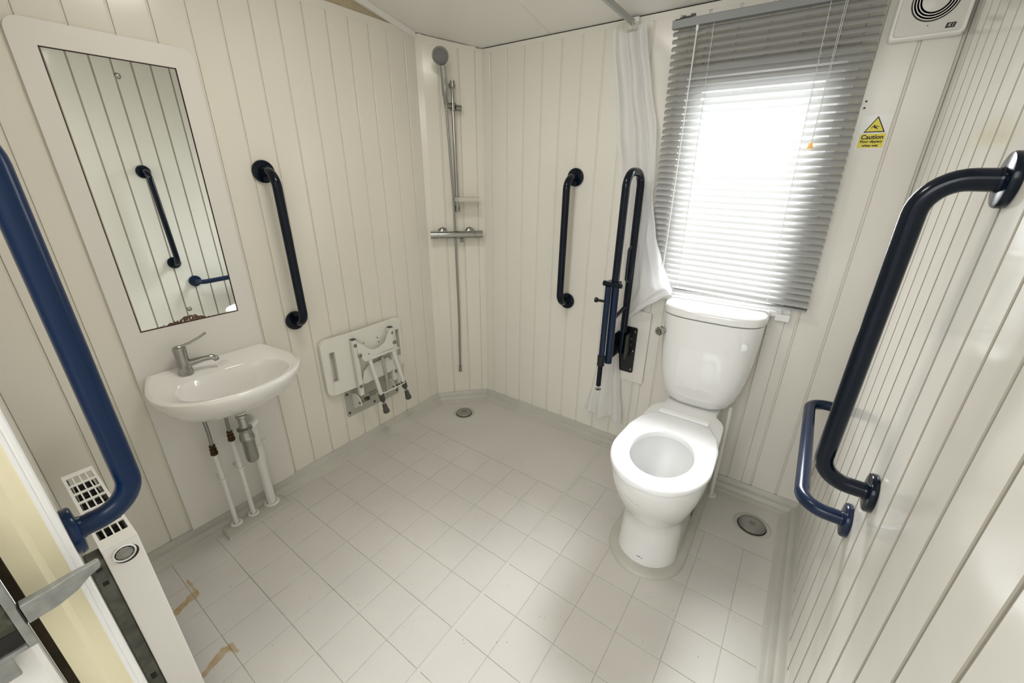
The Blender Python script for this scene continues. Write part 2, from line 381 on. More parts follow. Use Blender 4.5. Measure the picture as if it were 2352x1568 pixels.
# corner trims (folded strips)
bm = newbm(); prism(bm, [(X0 + .0015, YL - 0.012), (X0 + .0015, YL + 0.001), tuple(cf(0.034, 0.0032, 0)[:2]), tuple(cf(0.034, -0.004, 0)[:2]), (X0 - 0.008, YL + 0.004), (X0 - .004, YL - 0.012)], ZB, zceil(YL) - 0.006, lambda a, b, d: V((a, b, d)))
struct('trim_2', bm, 'pvc', 'cream corner strip left of the shower panel')
bm = newbm(); prism(bm, [tuple(cf(0.295, 0.0032, 0)[:2]), (XC - 0.001, YW - 0.0015), (XC + 0.012, YW - .0015), (XC + 0.012, YW + 0.006), (XC - 0.004, YW + 0.008), tuple(cf(0.295, -0.004, 0)[:2])], ZB, zceil(YW) - 0.004, lambda a, b, d: V((a, b, d)))
struct('trim_3', bm, 'pvc', 'cream corner strip right of the shower panel')

# window wall with opening
WX0, WX1, WZ0, WZ1 = -0.545, -0.010, 0.885, 1.775
bm = newbm()
Y0b, Y1b = YW + 0.0095, YW + 0.075
box(bm, (XC - 0.12, Y0b, 0), (WX0, Y1b, 2.0)); box(bm, (WX1, Y0b, 0), (XR + 0.05, Y1b, 2.0))
box(bm, (WX0, Y0b, 0), (WX1, Y1b, WZ0)); box(bm, (WX0, Y0b, WZ1), (WX1, Y1b, 2.0))
WB = struct('wall_back', bm, 'groove', 'window wall clad in cream vertical boards')
P = 0.1021; ZW = 1.980
xs = [XC] + [-1.501 + P * k + 0.0035 for k in range(0, 17)] + [XR]
st = [(xs[i] - XC, xs[i + 1] - xs[i]) for i in range(len(xs) - 1)]
def zr(u, w):
    a, b = XC + u, XC + u + w
    if b <= WX0 + 0.001 or a >= WX1 - 0.001: return [(ZB, ZW)]
    if a >= WX0 - .0001 and b <= WX1 + .0001: return [(ZB, WZ0), (WZ1, ZW)]
    return None
# boards that straddle the window edges are split at the edge
st2 = []
for u, w in st:
    a, b = XC + u, XC + u + w; cuts = [c for c in (WX0, WX1) if a + .002 < c < b - .002]
    for c in cuts: st2.append((a - XC, c - a, 0)); a = c
    st2.append((a - XC, b - a, 1))
cacheW = {}
for u, w, last in st2:
    a, b = XC + u, XC + u + w
    zs = [(ZB, ZW)] if (b <= WX0 + 0.001 or a >= WX1 - 0.001) else [(ZB, WZ0), (WZ1, ZW)]
    for z0, z1 in zs:
        k = (round(w, 4), last, z0, z1)
        if k not in cacheW:
            g = 0.007 if last else 0.0
            poly = board_poly(w) if last else [(0.0006, -0.010), (w, -0.010), (w, 0.0), (0.0022, 0.0), (0.0006, -0.0016)]
            bm = newbm(); prism(bm, poly, z0, z1, lambda p, q, d: V((p, -q, d)))
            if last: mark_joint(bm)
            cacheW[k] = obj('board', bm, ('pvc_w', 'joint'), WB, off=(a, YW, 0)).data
        else: obj('board', None, None, WB, off=(a, YW, 0), me=cacheW[k])
bm = newbm(); box(bm, (XC, YW - 0.0006, 1.960), (XR, YW + 0.004, ZW + 0.0005)); obj('top_strip', bm, 'pvc_w', WB)
bm = newbm(); box(bm, (XC, YW + 0.002, ZW + .0007), (XR, YW + 0.01, 1.9995)); obj('shadow_gap', bm, 'dark', WB)

# right wall
bm = newbm(); box(bm, (XR + 0.0095, -1.2, 0), (XR + 0.06, YW + 0.07, 2.7)); WR = struct('wall_right', bm, 'backing', 'glossy white right wall of vertical boards')
ys = [-1.2] + [0.992 + 0.1 * k + 0.0035 for k in range(-21, 10)] + [YW - 0.0005]
boards(WR, (XR, 0, 0), (0, 1, 0), (-1, 0, 0), [(ys[i], ys[i + 1] - ys[i]) for i in range(len(ys) - 1)], 'pvc_r', lambda u, w: [(ZB, zceil(u) - 0.005)])

# front wall with doorway : the camera stands in the doorway
bm = newbm(); box(bm, (X0 - 0.05, YO, 0), (XJ - 0.002, YN - 0.001, 2.40)); WF = struct('wall_front', bm, 'cream', 'thin front wall left of the open doorway')
bm = newbm(); box(bm, (X0 + 0.001, YN - 0.001, ZB), (XJ - 0.030, YN, 2.36)); obj('lining', bm, 'pvc', WF)
bm = newbm(); box(bm, (XJ - 0.001, YO, 2.08), (XR + 0.05, YN, 2.40)); obj('lintel', bm, 'cream', WF)
# jamb : stepped cream reveal and white edge trim
bm = newbm()
prism(bm, [(XJ - .003, YO - 0.002), (XJ + .004, YO - 0.002), (XJ + .004, YO + 0.022), (XJ + .0015, YO + 0.026), (XJ, YO + 0.030), (XJ + .001, YN - 0.010), (XJ - .003, YN - 0.010)], 0, 2.08, lambda a, b, d: V((a, b, d)))
obj('reveal', bm, 'cream', WF, smooth=20)
bm = newbm()
prism(bm, [(XJ - .032, YN + 0.0005), (XJ - .030, YN + 0.002), (XJ + .001, YN + 0.002), (XJ + .003, YN), (XJ + .003, YN - 0.0045), (XJ + .002, YN - 0.006), (XJ + .003, YN - 0.0075), (XJ + .003, YN - 0.012), (XJ - .002, YN - 0.012), (XJ - .002, YN + 0.0005)], 0, 2.08, lambda a, b, d: V((a, b, d)))
obj('edge_trim', bm, 'upvc', WF)

# ceiling of separate boards, sloping up from the window wall
def cpt(x, y, d): return V((x, y, zceil(y) + d))
bm = newbm(); loft(bm, [[cpt(X0 - 0.06, YN - .06, e), cpt(XR + 0.06, YN - .06, e), cpt(XR + 0.06, YW + 0.08, e), cpt(X0 - 0.06, YW + 0.08, e)] for e in (0.006, 0.03)])
CE = struct('ceiling', bm, 'backing', 'off-white ceiling sloping up from the window wall')
for xa, xb in ((X0 - 0.005, -1.1560), (-1.1545, -0.30), (-0.2985, XR + 0.005)):
    bm = newbm(); loft(bm, [[cpt(xa, YN - 0.05, e), cpt(xb, YN - 0.05, e), cpt(xb, YW + 0.004, e), cpt(xa, YW + 0.004, e)] for e in (0.0, 0.0055)])
    obj('ceiling_panel', bm, 'ceiling', CE)

# floor: moulded tray with raised tiles
bm = newbm(); box(bm, (X0 - 0.05, -1.2, -0.05), (XR + 0.05, YW + 0.07, 0.0)); FL = struct('floor', bm, 'grout', 'pale grey moulded tray floor with embossed square tiles')
PX, PY = 0.148, 0.1532
GX = [-0.677 + PX * k for k in range(-8, 8)]; GY = [0.3185 + PY * k for k in range(-10, 11)]
DR = [(-1.533, 1.64), (0.072, 1.70)]
floor_in = (X0 + 0.066, XR - 0.066, YW - 0.066)
tcache = {}
def smooth_zone(x, y):
    if x < -0.68: return (y > 1.37)
    return y > 1.53
for i in range(len(GX) - 1):
    for j in range(len(GY) - 1):
        xa, xb, ya, yb = GX[i], GX[i + 1], GY[j], GY[j + 1]
        if xb < floor_in[0] + .01 or xa > floor_in[1] - .01 or ya < -0.75: continue
        if smooth_zone((xa + xb) / 2, ya): continue
        xa = max(xa, floor_in[0]); xb = min(xb, floor_in[1])
        if xb - xa < 0.02: continue
        g = 0.0007
        gl = 0.006 if abs(xa + 0.677) < .001 else g
        w, h = xb - xa - g - gl, yb - ya - 2 * g; k = (round(w, 4), round(h, 4))
        if k not in tcache:
            bm = newbm(); loft(bm, [[V((e, e, z)), V((w - e, e, z)), V((w - e, h - e, z)), V((e, h - e, z))] for e, z in ((0, 0.0), (0.0, 0.0012), (0.0012, 0.002))], cap0=False)
            o = obj('tile', bm, 'tile', FL, off=(xa + gl, ya + g, 0)); tcache[k] = o.data
        else: obj('tile', None, None, FL, off=(xa + gl, ya + g, 0), me=tcache[k])
# smooth sheets around the drains
ys0 = GY[[i for i, y in enumerate(GY) if y > 1.53][0]] if True else 1.55
bm = newbm(); 
yS1 = [y for y in GY if y > 1.50][0]
yS0 = [y for y in GY if y > 1.37][0]
prism(bm, [(floor_in[0], yS0 + .002), (-0.679, yS0 + .002), (-0.679, floor_in[2] + .03), (X0 + 0.25, floor_in[2] + .03), (X0 + 0.06, YL)], 0, 0.0021, lambda a, b, d: V((a, b, d))); obj('drain_area', bm, 'tile', FL)
bm = newbm(); box(bm, (-0.671, yS1 + .002, 0), (XR - .03, YW - .03, 0.0021)); obj('drain_area', bm, 'tile', FL)
# weld bead between shower and toilet area
bm = newbm(); prism(bm, [(-.0090, 0), (-.0075, .0026), (-.0030, .0062), (.0020, .0066), (.0060, .0034), (.0085, .0014), (.0090, 0)], -0.7, 1.87, lambda a, b, d: V((-0.6745 + a, d, b))); obj('weld_seam', bm, 'seam', FL)

# cove upstand, mitred round the room
prof = [(0.0, 0.0), (0.0, 0.0545), (0.0045, 0.0545), (0.0075, 0.051), (0.012, 0.041), (0.0165, 0.036), (0.024, 0.0335), (0.029, 0.031), (0.034, 0.021), (0.039, 0.0155), (0.046, 0.0135), (0.052, 0.0105), (0.057, 0.006), (0.064, 0.004), (0.070, 0.0018), (0.070, 0.0)]
path = [V((X0, YN, 0)), V((X0, YL, 0)), V((XC, YW, 0)), V((XR, YW, 0)), V((XR, -1.1, 0))]
names = ['baseboard_left', 'baseboard_corner', 'baseboard_back', 'baseboard_right']
def inward(d): return V((d.y, -d.x, 0))
dirs = [(path[i + 1] - path[i]).normalized() for i in range(4)]
def miter(i, d):
    if i == 0: return inward(dirs[0]) * d
    if i == 4: return inward(dirs[3]) * d
    a, b = inward(dirs[i - 1]), inward(dirs[i]); m_ = (a + b).normalized(); return m_ * (d / m_.dot(a))
labs = ['grey moulded upstand along the foot of the left wall', 'grey moulded upstand under the angled shower panel', 'grey moulded upstand along the foot of the window wall', 'grey moulded upstand along the foot of the right wall']
for i in range(4):
    bm = newbm(); loft(bm, [[path[j] + miter(j, d) + V((0, 0, z)) for d, z in prof] for j in (i, i + 1)])
    struct(names[i], bm, 'tray', labs[i], smooth=35)

# ------------------------------------------------------------------ window
WN = thing('window_1', ((WX0 + WX1) / 2, YW, WZ0), None, None); WN['kind'] = 'structure'; WN['label'] = 'white plastic window behind the grey slatted blind'
GX0, GX1, GZ0, GZ1 = -0.470, -0.080, 0.985, 1.700
def frame(bm, x0, x1, z0, z1, ix0, ix1, iz0, iz1, y0, y1):
    box(bm, (x0, y0, z0), (x1, y1, iz0)); box(bm, (x0, y0, iz1), (x1, y1, z1)); box(bm, (x0, y0, iz0), (ix0, y1, iz1)); box(bm, (ix1, y0, iz0), (x1, y1, iz1))
bm = newbm(); frame(bm, WX0 - 0.012, WX1 + 0.012, WZ0 - 0.012, WZ1 + 0.012, WX0 + 0.02, WX1 - 0.02, WZ0 + 0.028, WZ1 - 0.02, YW - 0.010, YW + 0.012); obj('window_surround', bm, 'upvc', WN, bevel=0.002)
bm = newbm(); frame(bm, WX0, WX1, WZ0, WZ1, GX0, GX1, GZ0, GZ1, YW + 0.014, YW + 0.055); obj('window_frame', bm, 'upvc', WN, bevel=0.002)
bm = newbm(); box(bm, (GX0, YW + 0.030, GZ0), (GX1, YW + 0.034, GZ1)); obj('pane', bm, 'glass', WN)
bm = newbm(); box(bm, (WX0 - 0.012, YW - 0.024, 0.882), (WX1 - 0.014, YW - 0.0105, 0.902)); obj('window_sill', bm, 'upvc', WN, bevel=0.002)
bm = newbm(); box(bm, (WX1 - 0.036, YW - 0.030, 0.868), (WX1 + 0.014, YW - 0.0105, 0.895)); box(bm, (WX1 - 0.038, YW - 0.028, 0.8955), (WX1 - 0.018, YW - 0.0105, 0.910)); obj('sill_end_cap', bm, 'white', WN, bevel=0.0015)

# ------------------------------------------------------------------ blind
YBL = 1.862
BL = thing('window_blind', (-0.28, YBL, 0.94), 'grey slatted venetian blind hanging crooked over the window', 'blind')
bm = newbm()
prism(bm, [(YBL - 0.013, 1.906), (YBL - 0.013, 1.930), (YBL - 0.011, 1.932), (YBL - 0.011, 1.909), (YBL + 0.013, 1.909), (YBL + 0.013, 1.932), (YBL + .015, 1.930), (YBL + .015, 1.906)], -0.597, 0.036, lambda a, b, d: V((d, a, b)))
box(bm, (-0.597, YBL - .011, 1.909), (-0.595, YBL + .013, 1.931)); box(bm, (0.034, YBL - .011, 1.909), (0.036, YBL + .013, 1.931))
obj('headrail', bm, 'headrail', BL)
for xx in (-0.575, 0.012):
    bm = newbm(); prism(bm, [(YBL - .016, 1.933), (YW - .003, 1.933), (YW - .003, 1.952), (YW - .0008, 1.952), (YW - .0008, 1.931), (YBL - .016, 1.931)], xx - .012, xx + .012, lambda a, b, d: V((d, a, b))); obj('bracket', bm, 'black', BL)
NS = 41; TILT = math.radians(50)
SW, SL = 0.0255, 0.622
bm = newbm(); cols = 5; rows = []
for e in range(cols):
    s = e / (cols - 1) * 2 - 1; yy = s * SW / 2; zz = 0.0034 * (1 - s * s)
    inset = 0.004 * max(0, abs(s) - .45) ** 1.2 / .5
    ca, sa = math.cos(TILT), math.sin(TILT)
    rows.append([(x, yy * ca - zz * sa, yy * sa + zz * ca) for x in (-SL / 2 + inset, -SL / 2 + .004 + inset, 0, SL / 2 - .004 - inset, SL / 2 - inset)])
for t in (0.0, -0.0003):
    pass
Rv = [[bm.verts.new(p) for p in r] for r in rows]
for a in range(cols - 1):
    for b in range(4): bm.faces.new((Rv[a][b], Rv[a][b + 1], Rv[a + 1][b + 1], Rv[a + 1][b]))
slat_me = None
for k in range(NS):
    f = k / (NS - 1); z = 1.890 + (0.9585 - 1.890) * f; xc = -0.2815 + 0.020 * f; rx = 0.0 - 0.024 * max(0, f - .15) / .85
    if slat_me is None: o = obj('slat', bm, 'slat', BL, smooth=80, off=(xc, YBL, z)); slat_me = o.data
    else: o = obj('slat', None, None, BL, off=(xc, YBL, z), me=slat_me)
    o.rotation_euler = (random.uniform(-.02, .02), -rx * 1.0 if False else -rx, 0)
bm = newbm(); 
def slope_z(x, f): return -0.024 * (x + 0.26)
bz = 0.938
loft(bm, [[V((x, YBL + a, bz + slope_z(x, 1) + b)) for a, b in ((-.0125, -.004), (.0125, -.004), (.0125, .002), (.007, .0045), (-.007, .0045), (-.0125, .002))] for x in (-0.572, 0.050)])
obj('bottom_rail', bm, 'dchrome', BL)
bm = newbm(); box(bm, (0.0505, YBL - .013, bz - 0.0135), (0.0545, YBL + .013, bz - 0.001)); obj('end_cap', bm, 'cord', BL)
for xt, xb in ((-0.451, -0.428), (-0.114, -0.085)):
    bm = newbm()
    for dy in (-0.0145, 0.0145): sweep(bm, [V((xt, YBL + dy * .6, 1.907)), V(((xt + xb) / 2, YBL + dy, 1.42)), V((xb, YBL + dy, 0.943 + slope_z(xb, 1)))], 0.0008, 5)
    for k in range(NS):
        f = k / (NS - 1); z = 1.890 + (0.9585 - 1.890) * f - .003; x = xt + (xb - xt) * f
        sweep(bm, [V((x, YBL - .0145, z - .010)), V((x + .004, YBL - .016, z - .002)), V((x, YBL - .0145, z + .005))], 0.0007, 4)
    obj('ladder_cord', bm, 'cord', BL)
bm = newbm(); sweep(bm, [V((-0.503, YBL - .020, 1.893)), V((-0.500, YBL - .022, 1.30)), V((-0.499, YBL - .022, 1.03))], 0.0026, 6); lathe(bm, [(0, 0), (.005, .002), (.005, .018), (0, .020)], (-0.503, YBL - .020, 1.884), (0, 0, 1), 8); obj('tilt_wand', bm, 'white', BL)
bm = newbm(); sweep(bm, [V((-0.075, YBL - .019, 1.907)), V((-0.072, YBL - .021, 1.51))], 0.0008, 5); sweep(bm, [V((-0.070, YBL - .019, 1.907)), V((-0.070, YBL - .021, 1.51))], 0.0008, 5); pc = obj('pull_cord', bm, 'cord', BL)
bm = newbm(); lathe(bm, [(0.0, 0), (.010, 0), (.009, .004), (.004, .018), (.002, .020)], (-0.0725, YBL - .022, 1.490), (0, 0, 1), 10); obj('cord_tassel', bm, 'clearplastic', BL)
# broken clip left on the wall over the headrail
bm = newbm(); 
for a, b, c_, d_ in ((-.578, 1.949, -.566, 1.955), (-.566, 1.947, -.548, 1.952), (-.548, 1.949, -.532, 1.956)): box(bm, (a, YW - .006, b), (c_, YW - .0008, d_))
tag(obj('screw_clip', bm, 'black'), 'small broken black clip on the wall above the left end of the blind', 'clip')

# ------------------------------------------------------------------ grab bars
def flange(bm, p, n, r=0.0415):
    lathe(bm, [(r * .97, 0.0004), (r, 0.002), (r, 0.0095), (r * .96, 0.0125), (r * .88, 0.0135), (0.0195, 0.0145), (0.0185, 0.018)], p, n, 32)
def grab_bar(name, A, B, n, label, m, so=0.090, rt=0.0175, rb=0.055, r=0.0415):
    A, B, n = V(A), V(B), V(n)
    t = thing(name, A, label, 'grab bar', 'navy grab bars on the walls')
    bm = newbm(); sweep(bm, fillet([A + n * .012, A + n * so, B + n * so, B + n * .012], rb, 10), rt, 20); obj('bar', bm, m, t, smooth=50)
    for p in (A, B):
        bm = newbm(); flange(bm, p, n, r); obj('flange', bm, m, t, smooth=40)
    return t
grab_bar('grab_bar', (X0 + .0005, 0.838, 0.795), (X0 + .0005, 0.832, 1.403), (1, 0, 0), 'dark navy vertical grab bar on the left wall between basin and shower', 'blued', so=0.088)
grab_bar('grab_bar', (-0.990, YW - .0005, 0.775), (-0.984, YW - .0005, 1.390), (0, -1, 0), 'dark navy vertical grab bar on the window wall left of the curtain', 'blued', so=0.088)
grab_bar('grab_bar', (XR - .0005, 1.003, 0.780), (XR - .0005, 0.985, 1.398), (-1, 0, 0), 'large near-black vertical grab bar on the right wall close by', 'blued', so=0.098)
grab_bar('grab_bar', (XR - .0005, 1.098, 0.625), (XR - .0005, 1.700, 0.640), (-1, 0, 0), 'low horizontal blue grab bar on the right wall beside the toilet', 'blue', so=0.098)
NBX = -0.872
grab_bar('grab_bar', (NBX, YN + .0022, 0.856), (NBX, YN + .0022, 1.462), (0, 1, 0), 'bright blue vertical grab bar beside the doorway at the left edge', 'blueb', so=0.089, r=0.040)

# ------------------------------------------------------------------ mirror on its white board
MP = thing('wall_mirror', (X0, 0.475, ZB), 'tall frameless mirror set in a white board above the basin', 'mirror')
bm = newbm()
T = 0.010
out = []
y0, y1, z0, z1, r = 0.270, 0.686, ZB, 1.766, 0.035
outer = [(y0, z0), (y1, z0)] + [(y1 - r + r * math.cos(t), z1 - r + r * math.sin(t)) for t in [math.radians(a) for a in range(0, 91, 15)]] + [(y0 + r - r * math.sin(t), z1 - r + r * math.cos(t)) for t in [math.radians(a) for a in range(0, 91, 15)]]
my0, my1, mz0, mz1 = 0.322, 0.6265, 0.8945, 1.706
# board with a rectangular hole: four strips + rounded top
def add_poly(bm, poly, x0_, x1_): prism(bm, poly, x0_, x1_, lambda a, b, d: V((d, a, b)))
add_poly(bm, [(y0, z0), (y1, z0), (y1, mz0), (y0, mz0)], X0, X0 + T)
add_poly(bm, [(y0, mz0), (my0, mz0), (my0, mz1), (y0, mz1)], X0, X0 + T)
add_poly(bm, [(my1, mz0), (y1, mz0), (y1, mz1), (my1, mz1)], X0, X0 + T)
add_poly(bm, [(y0, mz1), (y1, mz1)] + outer[2:], X0, X0 + T)
bmesh.ops.remove_doubles(bm, verts=bm.verts, dist=1e-5)
obj('backboard', bm, 'panel', MP)
bm = newbm(); box(bm, (X0 + .0005, my0, mz0), (X0 + .003, my1, mz1)); obj('cutout_edge', bm, 'redwood', MP)
bm = newbm()
frame_ = 0.0022
for a, b in (((my0, mz0), (my1, mz0 + frame_ * 1.3)), ((my0, mz1 - frame_), (my1, mz1)), ((my0, mz0), (my0 + frame_ * .8, mz1)), ((my1 - frame_ * .8, mz0), (my1, mz1))):
    box(bm, (X0 + .003, a[0], a[1]), (X0 + T + .0004, b[0], b[1]))
obj('worn_edge', bm, 'redwood', MP)
bm = newbm(); box(bm, (X0 + .0032, my0 + .003, mz0 + .003), (X0 + .0072, my1 - .003, mz1 - .003)); gl = obj('mirror_glass', bm, 'mirror', MP)
for (yy, zz) in ((0.472, 1.661), (0.475, 0.9405)):
    bm = newbm(); lathe(bm, [(.0085, 0), (.008, .002), (.005, .004), (.0, .0046)], (X0 + .0072, yy, zz), (1, 0, 0), 16); obj('screw_cap', bm, 'chrome', gl, smooth=60)

# ------------------------------------------------------------------ basin
BY = 0.490
BS = thing('wash_basin', (X0 + T, BY, 0.56), 'small white wall-hung wash basin under the mirror', 'basin')
def basin_ring(hw, xb, xf, z, zb=None, nb=14, nf=34, pw=2.25, cb=0.04):
    """outline starting at back-left, along the back, then the rounded front"""
    pts = []
    xm = xb + (xf - xb) * 0.42
    ybk = hw - cb
    for k in range(nb): pts.append((xb, BY - ybk + 2 * ybk * k / nb))
    pts.append((xb, BY + ybk))
    for k in range(1, 4): s = k / 4; pts.append((xb + (xm - xb) * s, BY + ybk + (hw - ybk) * math.sin(s * math.pi / 2)))
    for k in range(nf + 1):
        t = math.pi / 2 - math.pi * k / nf; c, s = math.cos(t), math.sin(t)
        pts.append((xm + (xf - xm) * (abs(c) ** (2 / pw)), BY + hw * math.copysign(abs(s) ** (2 / pw), s)))
    for k in range(3, 0, -1): s = k / 4; pts.append((xb + (xm - xb) * s, BY - ybk - (hw - ybk) * math.sin(s * math.pi / 2)))
    lip = (zb - z) if zb else 0
    return [V((x, y, z + lip * max(0, 1 - (x - (X0 + T)) / 0.09))) for x, y in pts]
bb = X0 + T + .0005
rings = []
for hw, xf, z, cb, xb in ((0.045, bb + .11, 0.560, .02, bb + .0), (0.085, bb + .16, 0.562, .02, bb), (0.135, bb + .225, 0.582, .02, bb), (0.175, bb + .275, 0.612, .025, bb), (0.205, bb + .318, 0.645, .03, bb), (0.221, bb + .343, 0.672, .035, bb), (0.232, bb + .358, 0.695, .038, bb), (0.2350, bb + .364, 0.712, .04, bb), (0.2345, bb + .363, 0.720, .04, bb), (0.226, bb + .357, 0.7245, .04, bb + .002), (0.218, bb + .349, 0.7245, .04, bb + .008)):
    rings.append(basin_ring(hw, xb, xf, z, z + (.016 if z > .70 else 0), cb=cb))
# inner deck, slight step then bowl
def bowl_ring(hw, x0_, x1_, z, template):
    n = len(template); cx = (x0_ + x1_) / 2; hx = (x1_ - x0_) / 2; out = []
    tcx = bb + .19
    for p in template:
        a = math.atan2((p.x - tcx) / .17, (p.y - BY) / .225)
        c, s = math.cos(a), math.sin(a); e = 2 / 2.3
        out.append(V((cx + hx * math.copysign(abs(s) ** e, s), BY + hw * math.copysign(abs(c) ** e, c), z)))
    return out
tpl = rings[-1]
rings.append([p + V((0, 0, -0.0035)) + (V((bb + .19, BY, p.z)) - p) * 0.03 for p in tpl])
rings.append(bowl_ring(.178, bb + .100, bb + .332, 0.7220, tpl))
rings.append(bowl_ring(.174, bb + .103, bb + .328, 0.7185, tpl))
rings.append(bowl_ring(.166, bb + .109, bb + .318, 0.697, tpl))
rings.append(bowl_ring(.140, bb + .120, bb + .285, 0.660, tpl))
rings.append(bowl_ring(.115, bb + .125, bb + .255, 0.625, tpl))
rings.append(bowl_ring(.070, bb + .125, bb + .215, 0.603, tpl))
rings.append(bowl_ring(.022, bb + .118, bb + .150, 0.597, tpl))
bm = newbm(); loft(bm, rings); obj('basin_bowl', bm, 'sinkcer', BS, smooth=50)
bm = newbm(); lathe(bm, [(.0, 0), (.021, 0), (.021, .002), (.015, .003), (.013, .001), (0, .001)], (bb + .134, BY, 0.5975), (0, 0, 1), 24); obj('waste', bm, 'chrome', BS, smooth=40)
bm = newbm(); lathe(bm, [(.0, 0), (.0175, 0), (.0165, .003), (.010, .0042), (0, .0045)], (-1.716, 0.515, 0.7275), (0, 0, 1), 24); obj('tap_hole_cover', bm, 'sinkcer', BS, smooth=60)
# tap
tp = V((-1.712, 0.394, 0.727))
TP = thing('mixer_tap', tp, 'chrome lever mixer tap on the left corner of the basin', 'tap')
bm = newbm(); lathe(bm, [(.0, 0), (.022, 0), (.0225, .003), (.0215, .030), (.0220, .045), (.0195, .060), (.0200, .098), (.0190, .104), (.013, .108), (0, .109)], tp, (-.03, 0.02, 1), 26); obj('body', bm, 'chrome', TP, smooth=40)
bm = newbm(); sd = V((.30, .95, 0)).normalized()
sweep(bm, [tp + sd * .010 + V((0, 0, .040)), tp + sd * .035 + V((0, 0, .043)), tp + sd * .065 + V((0, 0, .047)), tp + sd * .085 + V((0, 0, .047)), tp + sd * .095 + V((0, 0, .040)), tp + sd * .097 + V((0, 0, .032))], [.016, .0125, .0105, .0105, .0105, .0095], 16); obj('spout', bm, 'chrome', TP, smooth=60)
bm = newbm()
ld = V((.12, .99, 0)).normalized(); lw = V((-ld.y, ld.x, 0))
def lever_ring(s, hw, th, z): c = tp + ld * s + V((0, 0, z)); return [c + lw * a * hw + V((0, 0, b * th)) for a, b in ((-1, -1), (1, -1), (1, 1), (-1, 1))]
loft(bm, [lever_ring(.004, .008, .003, .105), lever_ring(.035, .0085, .0025, .112), lever_ring(.065, .0095, .002, .124), lever_ring(.088, .0105, .0018, .136)]); obj('lever', bm, 'chrome', TP, bevel=.001)
# bottle trap
bt = V((bb + .134, 0.498, 0.0))
TR = thing('bottle_trap', (bt.x, bt.y, .36), 'chrome bottle trap under the basin', 'trap')
bm = newbm(); lathe(bm, [(0, .5575), (.034, .5575), (.035, .550), (.030, .544), (.020, .542), (0, .542)], bt, (0, 0, 1), 24); obj('waste_flange', bm, 'white', TR, smooth=40)
bm = newbm(); lathe(bm, [(0, .318), (.012, .318), (.020, .323), (.0235, .334), (.0235, .415), (.0245, .418), (.0275, .424), (.026, .436), (.021, .462), (.0225, .464), (.0235, .470), (.0225, .476), (.0165, .479), (.0165, .520), (.020, .523), (.020, .535), (0, .5415)], bt, (0, 0, 1), 28); obj('trap_body', bm, 'chrome', TR, smooth=35)
bm = newbm(); lathe(bm, [(.0225, .466), (.0265, .468), (.0265, .474), (.0225, .476)], bt, (0, 0, 1), 28); obj('trap_collar', bm, 'dchrome', TR, smooth=35)
bm = newbm(); sweep(bm, fillet([bt + V((-.015, .01, .452)), V((bt.x - .030, 0.548, .465)), V((-1.718, .550, .468))], .01, 4), .014, 14); obj('outlet', bm, 'white', TR, smooth=50)
bm = newbm(); lathe(bm, [(.0, 0), (.007, .001), (.007, .008), (0, .009)], (X0 + T, .592, .300), (1, 0, 0), 12); 
bm2 = newbm(); box(bm2, (X0 + T, .575, .293), (X0 + T + .006, .606, .307)); bm.free(); obj('pipe_clip', bm2, 'white', TR)
# pipes through the floor
def pipe(y, x, r, ztop, label, grp, flr):
    t = thing('supply_pipe' if r < .015 else 'waste_pipe', (x, y, .022), label, 'pipe', grp)
    bm = newbm(); cyl(bm, (x, y, .012), (x, y, ztop), r, 18); obj('pipe', bm, 'whitepipe', t, smooth=60)
    bm = newbm(); lathe(bm, [(r + .003, .0150), (r + .004, .0195), (flr, .0200), (flr + .002, .0170), (flr + .002, .0146)], (x, y, 0), (0, 0, 1), 26); obj('floor_collar', bm, 'whitepipe', t, smooth=40)
    return t
p1 = pipe(0.401, -1.718, .0085, .372, 'thin white supply pipe nearest the radiator under the basin', 'white pipes under the basin', .021)
p2 = pipe(0.469, -1.718, .0085, .405, 'thin white supply pipe in the middle under the basin', 'white pipes under the basin', .020)
p3 = pipe(0.549, -1.722, .0175, .470, 'thick white waste pipe under the basin', 'white pipes under the basin', .030)
for t, y, z in ((p1, .401, .372), (p2, .469, .400)):
    bm = newbm(); lathe(bm, [(0, 0), (.010, 0), (.0135, .004), (.0135, .014), (.009, .017), (.009, .020), (.0125, .022), (.0125, .030), (.008, .033), (.008, .036), (.011, .038), (.011, .045), (0, .047)], (-1.718, y, z - .004), (0, 0, 1), 8); obj('compression_fitting', bm, 'brass', t)
    bm = newbm(); sweep(bm, [V((-1.718, y, z + .035)), V((-1.712, y, z + .10)), V((-1.702, y - .004, .562))], .0065, 12); obj('tap_tail', bm, 'steel', t, smooth=60)
    bm = newbm(); zc = .240 if y < .45 else .252; lathe(bm, [(.0088, 0), (.012, .0), (.012, .010), (.0088, .010)], (-1.718, y, zc), (0, 0, 1), 14); box(bm, (X0 + T + .0005, y - .007, zc), (-1.727, y + .007, zc + .010)); obj('pipe_clip', bm, 'whitepipe', t)
bm = newbm(); lathe(bm, [(.0178, .255), (.021, .256), (.021, .330), (.0178, .331)], (-1.722, .549, 0), (0, 0, 1), 22); obj('socket', bm, 'whitepipe', p3, smooth=40)
# raised moulded plinth under the pipes
bm = newbm()
def plinth(e, z): return [V((a, b, z)) for a, b in ((X0 + .004, .345 + e), (X0 + .004, .603 - e), (-1.652 - e, .603 - e), (-1.652 - e, .345 + e))]
loft(bm, [plinth(0, 0), plinth(.002, .007), plinth(.006, .013), plinth(.010, .0145)]); obj('pipe_plinth', bm, 'tray', FL, smooth=70)

